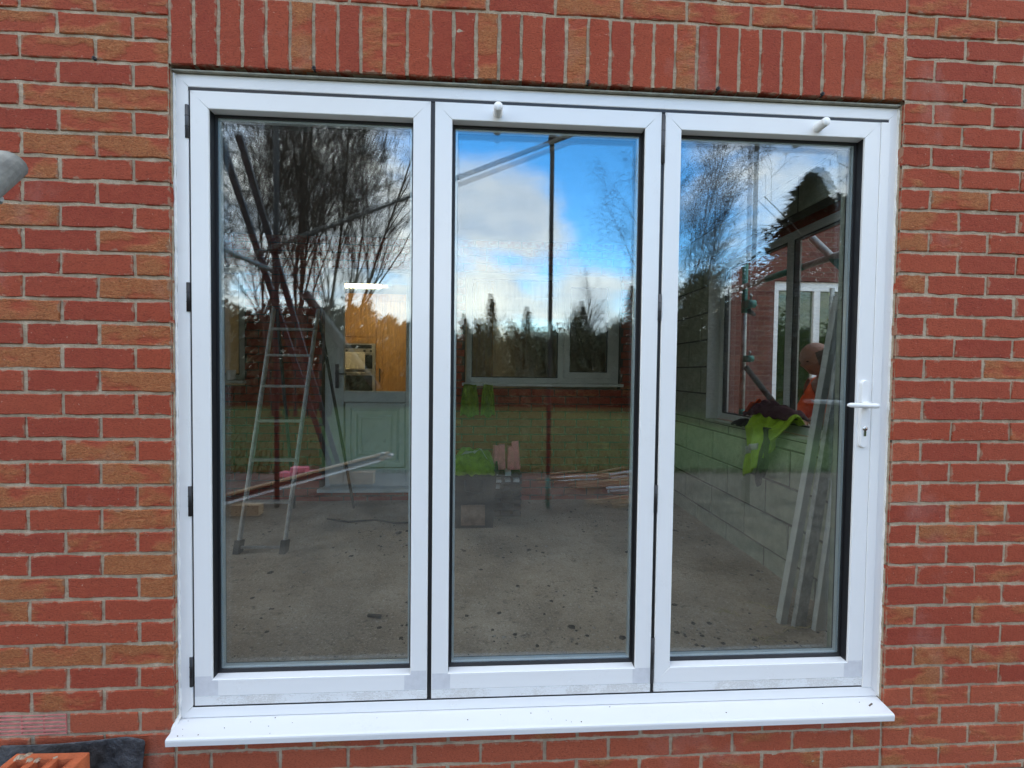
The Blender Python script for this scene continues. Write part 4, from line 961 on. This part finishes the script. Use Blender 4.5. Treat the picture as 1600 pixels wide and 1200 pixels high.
def scaffold_tube(p, q, m_, lab, group='scaffold tubes', r_=.0242, green=None):
    t = tag(empty('scaffold_tube', p), lab, 'scaffold tube', group); p, q = Vector(p), Vector(q); d = q-p; L_ = d.length; d.normalize()
    mb = MB(); n = 16; a = d.orthogonal().normalized(); b = d.cross(a); v = []
    for rr_, s_ in ((r_-.004, .004), (r_-.004, 0), (r_, 0), (r_, L_), (r_-.004, L_), (r_-.004, L_-.05)):
        for k in range(n): th = 6.28318*k/n; v.append((a*math.cos(th)+b*math.sin(th))*rr_ + d*s_)
    f = [(i*n+k, i*n+(k+1) % n, (i+1)*n+(k+1) % n, (i+1)*n+k) for i in range(5) for k in range(n)] + [tuple(5*n+k for k in range(n))]
    mb.add(v, f, 0, True); mb.obj('pipe', m_, t)
    if green:
        for g0, g1 in green:
            mb = MB(); mb.tube([d*g0, d*g1], r_+.0008, 16); mb.obj('painted_end', M_GREENP, t)
    return t
def clamp(p, lab, m_=None, s_=1.0, rz=0):
    t = tag(empty('scaffold_clamp', p, rz), lab, 'clamp', 'scaffold clamps'); m_ = m_ or M_DKTUBE
    mb = MB(); mb.tube([(0, 0, -.035*s_), (0, 0, .035*s_)], .036*s_, 14); mb.tube([(-.035*s_, -.055*s_, 0), (.035*s_, -.055*s_, 0)], .036*s_, 14); mb.obj('jaw', m_, t)
    mb = MB(); mb.tube([(.03*s_, 0, 0), (.064*s_, 0, 0), (.0645*s_, 0, 0), (.08*s_, 0, 0), (.0805*s_, 0, 0), (.09*s_, 0, 0)], [.008*s_, .008*s_, .016*s_, .016*s_, .008*s_, .008*s_], 8); mb.obj('bolt', M_GALV, t)
    mb = MB(); mb.tube([(0, -.055*s_, .03*s_), (0, -.055*s_, .064*s_), (0, -.055*s_, .0645*s_), (0, -.055*s_, .08*s_), (0, -.055*s_, .0805*s_), (0, -.055*s_, .09*s_)], [.008*s_, .008*s_, .016*s_, .016*s_, .008*s_, .008*s_], 8); mb.obj('bolt', M_GALV, t)
    return t
scaffold_tube((3.37, 2.4, -.30), (3.37, 2.4, 3.0), M_GALV, 'upright scaffold pole outside the side window', green=[(1.05, 1.12), (2.0, 2.5)])
clamp((3.37, 2.36, 1.77), 'green scaffold clamp at head height outside the side window', M_GREENP); clamp((3.38, 2.36, 1.28), 'green scaffold clamp at the middle of the side window pole', M_GREENP, .8)
scaffold_tube((3.36, 2.33, 1.20), (3.44, 1.92, .80), M_DKTUBE, 'short dark brace sloping down from the pole to the window sill')
scaffold_tube((3.30, 2.75, 1.92), (3.46, .4, 1.98), M_GALV, 'level scaffold tube crossing high behind the side window', green=[(.7, 1.1)])
scaffold_tube((3.335, 1.55, 2.13), (3.50, 1.18, 1.62), M_GALV, 'green ended brace sloping across the top of the side window', green=[(.22, .62)])
scaffold_tube((3.40, 2.38, 1.72), (4.6, 4.2, 1.95), M_DKTUBE, 'low level scaffold tube running towards the neighbour house')

# ------------------------------------------------------------------ in front of the wall, in frame
scaffold_tube((.122, -.59, 1.513), (.347, -1.10, 1.03), mat('dull_galvanised', (.21, .22, .195), .6, .35, 26, .3, 70, metal=.25), 'cut end of a galvanised scaffold tube poking in at the left edge', r_=.0242)
clamp((.117, -.655, 1.425), 'rusty scaffold clamp on the tube end at the left edge', mat('rusty_steel', (.10, .06, .035), .8, .4, 30), .62)
def perforated_brick(x, y, z, rz, m_, lab, chip=True):
    b_ = tag(empty('loose_brick', (x, y, z), rz), lab, 'brick', 'loose bricks stacked at the foot of the wall')
    L_, D_, H_ = .215, .1025, .065; mb = MB()
    xs = [-L_/2]; 
    for c in (-.06, 0, .06): xs += [c-.019, c+.019]
    xs.append(L_/2); ys = [-D_/2, -.024, .024, D_/2] if True else []
    for z_ in (0, H_):
        pass
    nx, ny = len(xs), len(ys); vt = {}; v = []
    for k, z_ in enumerate((0, H_)):
        for j in range(ny):
            for i in range(nx): vt[k, j, i] = len(v); v.append((xs[i]+(random.random()-.5)*.002, ys[j]+(random.random()-.5)*.002, z_))
    f = []
    for j in range(ny-1):
        for i in range(nx-1):
            if j == 1 and i % 2 == 1: 
                f += [(vt[0,j,i], vt[1,j,i], vt[1,j,i+1], vt[0,j,i+1])[::-1], (vt[0,j+1,i], vt[0,j+1,i+1], vt[1,j+1,i+1], vt[1,j+1,i])[::-1], (vt[0,j,i], vt[0,j+1,i], vt[1,j+1,i], vt[1,j,i])[::-1], (vt[0,j,i+1], vt[1,j,i+1], vt[1,j+1,i+1], vt[0,j+1,i+1])[::-1]]; continue
            f += [(vt[1,j,i], vt[1,j,i+1], vt[1,j+1,i+1], vt[1,j+1,i]), (vt[0,j,i], vt[0,j+1,i], vt[0,j+1,i+1], vt[0,j,i+1])]
    for i in range(nx-1): f += [(vt[0,0,i], vt[0,0,i+1], vt[1,0,i+1], vt[1,0,i]), (vt[0,ny-1,i+1], vt[0,ny-1,i], vt[1,ny-1,i], vt[1,ny-1,i+1])]
    for j in range(ny-1): f += [(vt[0,j+1,0], vt[0,j,0], vt[1,j,0], vt[1,j+1,0]), (vt[0,j,nx-1], vt[0,j+1,nx-1], vt[1,j+1,nx-1], vt[1,j,nx-1])]
    mb.add(v, f); o = mb.obj('body', m_, b_); bevel(o, .003, 2)
    if chip:
        mb = MB(); rr_ = random.Random(6)
        for k in range(9): lump(mb, -.09+.02*k*rr_.random()-.0, .025+.02*rr_.random(), H_-.001, .006+.006*rr_.random(), rr_, .6)
        mb.obj('mortar_crumb', M_MORTAR, b_)
for k in range(4):
    perforated_brick(-.295+.01*(k % 2), -.155, -.302+.0652*k, R((3, -2, 2, -1)[k]), M_ORBRICK, 'orange perforated brick on top of the loose stack at lower left' if k == 3 else ('orange perforated brick below the top one in the loose stack', 'orange perforated brick second from the ground in the stack', 'orange perforated brick at the foot of the loose stack')[2-k], k == 3)
def fs(u, t):
    x = -.53+.445*u; z0 = -.085 + .022*u - .02*max(0, u-.88)/.12*(1 if u > .88 else 0)
    z = -.34 + (z0+.34)*t; return (x + (.012*(t-.6) if u > .9 else 0), -.050 + .035*t - .010*math.sin(u*5)*(1-t) - .012*max(0, t-.75)*4*math.sin(u*3.1), z)
tag(surf('membrane_sheet', fs, 24, 14, M_SHEET, None, .004), 'scuffed black membrane sheet leaning on the wall behind the loose brick', 'sheet')

# ------------------------------------------------------------------ the garden behind the camera, mirrored in the glass
scaffold_tube((-1.15, -3.02, -.3), (-1.15, -3.02, 5.6), M_DKTUBE, 'upright scaffold pole mirrored at the left of the left pane')
scaffold_tube((1.68, -3.02, -.3), (1.68, -3.02, 5.6), M_DKTUBE, 'green footed upright scaffold pole mirrored in the middle pane', green=[(.0, .34)])
scaffold_tube((3.91, -3.02, -.3), (3.91, -3.02, 5.6), M_DKTUBE, 'upright scaffold pole mirrored in the right pane')
scaffold_tube((-1.32, -2.965, 2.30), (2.75, -2.965, 3.98), mat('dark_galvanised', (.13, .135, .12), .6, .35, 16, metal=.25), 'sloping scaffold brace mirrored across the left and middle panes', green=None)  # brace in a darker galvanised tone
clamp((1.68, -2.99, 3.60), 'scaffold clamp mirrored at the top of the middle pane'); clamp((-1.15, -2.99, 2.36), 'scaffold clamp mirrored where the brace meets the left pole')
scaffold_tube((-1.20, -3.3, 2.16), (-1.20, -1.2, 2.12), M_GALV, 'level scaffold tube towards the house, mirrored at the left edge')
M_SITELADDER = mat('dark_aluminium', (.10, .10, .098), .5, .3, 20, metal=.35)  # aluminium, darker than the stepladder
al = tag(empty('access_ladder', (-1.0, -4.33, -.3)), 'long scaffold access ladder mirrored at the left of the left pane', 'ladder')
P0, P1 = Vector((-.02, 0, 0)), Vector((-.46, 1.75, 3.6)); Q0, Q1 = Vector((.09, .0, 0)), Vector((-.30, 1.72, 3.62))
for a, b in ((P0, P1), (Q0, Q1)):
    mb = MB(); mb.bar(a, b, .028, .06, (1, 0, 0)); mb.obj('stile', M_SITELADDER, al)
for k in range(12):
    t = (k+.5)/12; mb = MB(); mb.tube([P0.lerp(P1, t), Q0.lerp(Q1, t)], .014, 8); mb.obj('rung', M_SITELADDER, al)
# bundle of trims and bricks on the earth
pb = tag(empty('trim_bundle', (-1.0, -3.3, -.3)), 'bundle of long white and brown plastic trims on the ground, mirrored in the left pane', 'bundle')
rr = random.Random(12)
for k in range(14):
    a = Vector((-.75+.03*(k % 5), .85-.06*(k % 5), .10+.028*(k//5)*1.4)); b = Vector((.55+.05*rr.random()+.03*(k % 5), -1.05-.06*(k % 5), .22+.028*(k//5)*1.4))
    mb = MB(); mb.bar(a, b, .055, .022); bevel(mb.obj('trim', (M_WHITE, M_TIMBER, M_BLACKPLASTIC)[k % 3], pb), .002, 1)
for p in ((-.5, .5), (.3, -.7)):
    mb = MB(); mb.box(p[0]-.25, p[0]+.3, p[1]-.05, p[1]+.05, 0, .10+.05*(p[0] > 0)); mb.obj('bearer', M_TIMBER, pb)
for k, (x, y, rz) in enumerate(((-1.62, -4.35, .3), (-1.40, -4.40, -.5), (-1.22, -4.30, .9), (-1.48, -4.36, .1))):
    mb = MB(); mb.box(-.107, .107, -.051, .051, 0, .065); o = bevel(mb.obj('clay_brick', M_PINKBRICK), .003, 1); o.location = (x, y, -.30 + (.066 if k == 3 else 0)); o.rotation_euler = (0, 0, rz); tag(o, ('pinkish clay brick at the left of the small heap mirrored behind the stepladder', 'pinkish clay brick in the middle of the heap behind the stepladder', 'pinkish clay brick at the right of the heap behind the stepladder', 'pinkish clay brick lying on top of the heap behind the stepladder')[k], 'brick', 'heaped clay bricks in the garden')
rr = random.Random(9)
for k in range(16):
    x, y = 1.9+rr.random()*1.1, -4.5+rr.random()*1.5; a = rr.random()*.9-.45; L_ = .25+rr.random()*.55
    mb = MB(); mb.bar((-L_/2*math.cos(a), -L_/2*math.sin(a), .03), (L_/2*math.cos(a), L_/2*math.sin(a), .03+rr.random()*.10), .035, .02)
    o = mb.obj('timber_offcut', M_TIMBER if rr.random() < .75 else M_WHITE); o.location = (x, y, -.31); wt = o.data.materials[0] == M_WHITE; tag(o, 'white plastic offcut among the timber scraps on the earth, mirrored in the middle pane' if wt else 'pale timber offcut among the scraps on the earth, mirrored in the middle pane', 'offcut', 'white offcuts on the earth' if wt else 'timber offcuts on the earth')
# ---- trees
def bare_tree(name, loc, label, stems, H, spread, seed, m_trunk, m_twig, levels=4, droop=0.0, kids=(7, 6, 5, 4), r0=.12, up=.35):
    t = tag(empty(name, loc), label, 'tree', 'bare trees beyond the lawn'); rr = random.Random(seed); A, Bm = MB(), MB()
    def grow(p, d, L_, r_, lv):
        n = 5 if lv < 2 else 4; pts = [p.copy()]; q = p.copy(); dd = d.copy()
        for i in range(n):
            wob = .16 if lv < 2 else .44
            dd = dd + Vector((rr.gauss(0, wob), rr.gauss(0, wob), rr.gauss(0, wob*.6))) * .55
            dd.z += (.10*up if lv < 3 else -droop*.5) ; dd.z -= droop*(lv >= 2)*.25
            dd.normalize(); q = q + dd*(L_/n); pts.append(q.copy())
        rads = [max(.0038, r_*(1-.72*i/n)) for i in range(n+1)]
        (A if lv < 2 else Bm).tube(pts, rads, 6 if lv < 2 else 3, cap=False)
        if lv >= levels: return
        K = kids[min(lv, len(kids)-1)]
        for k in range(K):
            f_ = .22+.78*(k+rr.random())/K; i = min(n-1, int(f_*n)); bp = pts[i].lerp(pts[i+1], f_*n-i)
            ax = Vector((rr.gauss(0, 1), rr.gauss(0, 1), rr.gauss(0, .5))).normalized(); bd_ = (pts[i+1]-pts[i]).normalized()
            ang = spread*(.55+.6*rr.random())*(1.0 if lv < 1 else 1.35); nd_ = (bd_*math.cos(ang) + (ax - bd_*ax.dot(bd_)).normalized()*math.sin(ang)); nd_.z += up*(.35 if lv < 1 else .12); nd_.normalize()
            grow(bp, nd_, L_*(.36+.24*rr.random())*(1.15-.6*f_), max(rads[i]*.5, .0042), lv+1)
    for (sx, sy, tx, ty, h) in stems:
        d = Vector((tx, ty, 1.0)).normalized(); grow(Vector((sx, sy, -.02)), d, H*h, r0*(.7+.3*h), 0)
    A.obj('trunk', m_trunk, t); Bm.obj('crown', m_twig, t); return t
bare_tree('bare_tree', (-4.7, -12.4, -.3), 'many-stemmed bare tree mirrored large in the left pane', [(-.5, 0, -.14, .05, .85), (-.2, .2, -.05, -.1, 1), (.1, 0, .05, .05, 1.0), (.35, .1, .15, -.05, 1), (.6, -.1, .27, 0, .9), (-.9, .1, -.24, 0, .8), (0, -.2, .0, .2, .95), (.8, .1, .40, .05, .75)], 10.0, .50, 3, M_BARK, M_TWIG, 4, .0, (15, 11, 8, 3), .060, .55)
bare_tree('bare_tree', (-8.6, -11.5, -.3), 'bare tree mirrored at the far left behind the ladder', [(0, 0, .08, 0, 1), (.4, 0, .2, .1, .8), (.2, .1, -.1, 0, .9)], 9.0, .6, 14, M_BARK, M_TWIG, 4, .0, (15, 10, 7, 3), .065, .4)
bare_tree('birch_tree', (9.6, -18.9, -.3), 'slender weeping birch mirrored at the frame between middle and right panes', [(0, 0, .02, 0, 1), (.5, .2, .10, 0, .9), (-.4, 0, -.08, 0, .9), (.8, .1, .16, 0, .7)], 11.5, .5, 8, M_BIRCH, M_TWIG, 4, .22, (15, 9, 7, 3), .065, .5)
bare_tree('bare_tree', (9.0, -6.6, -.3), 'bare tree whose branches hang in the top corner of the right pane', [(0, 0, -.08, .05, 1), (.2, 0, .05, 0, .95)], 7.6, .75, 23, M_BARK, M_TWIG, 4, .12, (9, 6, 4, 3), .09, .25)
bare_tree('bare_tree', (6.2, -24, -.3), 'round-topped bare tree mirrored above the hedge in the middle pane', [(0, 0, 0, 0, 1), (.3, 0, .2, 0, .8), (-.3, 0, -.2, 0, .8)], 5.9, .7, 31, M_BARK, M_TWIG, 4, .0, (9, 7, 5, 3), .12, .4)
def conifer(loc, H, w, seed, label, n=5200):
    t = tag(empty('conifer_tree', loc), label, 'tree', 'conifers beyond the lawn'); rr = random.Random(seed); mb = MB(); tr = MB()
    tr.tube([(0, 0, -.05), (0, 0, H*.96)], [.02*H, .004*H], 7); tr.obj('trunk', M_BARK, t)
    for k in range(n):
        f_ = rr.random()**1.1; z = H*(.06+.93*f_); a = rr.random()*6.283
        lobes = 1+.35*math.sin(a*3+seed+z*2.2/H*6)+.25*noise.noise(Vector((math.cos(a)*2, math.sin(a)*2, z*1.3+seed)))
        R_ = w*(1-f_)**.8*lobes*(.35+.75*rr.random()**1.5)*(.62+.55*((z*2.6/H*4+seed*.37+.12*a) % 1.0)); x, y = R_*math.cos(a), R_*math.sin(a); s_ = (.04+.08*rr.random())*H/5
        d = Vector((math.cos(a), math.sin(a), .25-.7*rr.random())).normalized(); sd_ = Vector((-math.sin(a), math.cos(a), rr.gauss(0, .4))).normalized()
        p = Vector((x, y, z)); mb.add([p-sd_*s_*.35, p+sd_*s_*.35, p+d*s_*1.5], [(0,1,2)]); mb.add([p-d*s_*.3, p+sd_*s_*.9+d*s_*.5, p+d*s_*.9-sd_*s_*.2], [(0,1,2)])
    mb.obj('crown', M_CONIFER, t); return t
conifer((9.9, -9.9, -.3), 7.1, 2.9, 2, 'big dark conifer mirrored in the right pane', 26000)
conifer((8.4, -10.6, -.3), 4.6, 1.5, 6, 'smaller dark conifer left of the big one in the right pane', 4000)
for x, H, w, sd_, lab in ((-.15, 4.3, 1.0, 11, 'short conifer mirrored at the left edge of the middle pane'), (1.15, 5.3, .95, 12, 'pointed conifer mirrored left of the middle pane pole'), (2.9, 4.7, 1.1, 15, 'broad conifer mirrored just left of the scaffold pole'),
                      (5.6, 5.0, 1.2, 18, 'ragged conifer mirrored right of the scaffold pole'), (7.9, 5.7, 1.3, 20, 'tallest far conifer mirrored at the right of the middle pane')):
    conifer((x, -20.0+random.random(), -.3), H, w, sd_, lab, 3600)
def hedge(name, x0, x1, y, H, seed, lab, n):
    rr = random.Random(seed); mb = MB()
    for k in range(n):
        x = x0+(x1-x0)*rr.random(); hh = H*(.72+.42*noise.noise(Vector((x*.55, seed, 1)))+.18*noise.noise(Vector((x*2.2, seed, 6)))); z = hh*rr.random()
        p = Vector((x, y+rr.gauss(0, .5), -.3+z)); s_ = .10+.16*rr.random(); a = Vector((rr.gauss(0,1), rr.gauss(0,1), rr.gauss(0,1))).normalized()*s_; b = Vector((rr.gauss(0,1), rr.gauss(0,1), rr.gauss(0,1))).normalized()*s_
        mb.add([p, p+a, p+b], [(0,1,2)])
    return tag(mb.obj(name, M_HEDGE), lab, 'hedge', 'hedges closing the garden')
hedge('garden_hedge', -22, -1.5, -16.6, 5.2, 1, 'dark mixed hedge mirrored behind the bare tree', 52000)
hedge('garden_hedge', -1.5, 10.5, -17.0, 4.6, 2, 'dark hedge mirrored low across the middle pane', 34000)
hedge('garden_hedge', 8.0, 24, -16.0, 6.4, 3, 'tall dark hedge mirrored in the right pane', 52000)
hedge('garden_hedge', 8.3, 15, -11.4, 4.7, 9, 'dark shrubbery filling the space below the big conifer in the right pane', 30000)
hedge('tree_belt', -70, 70, -46, 8.5, 4, 'far belt of trees beyond the hedges', 24000)
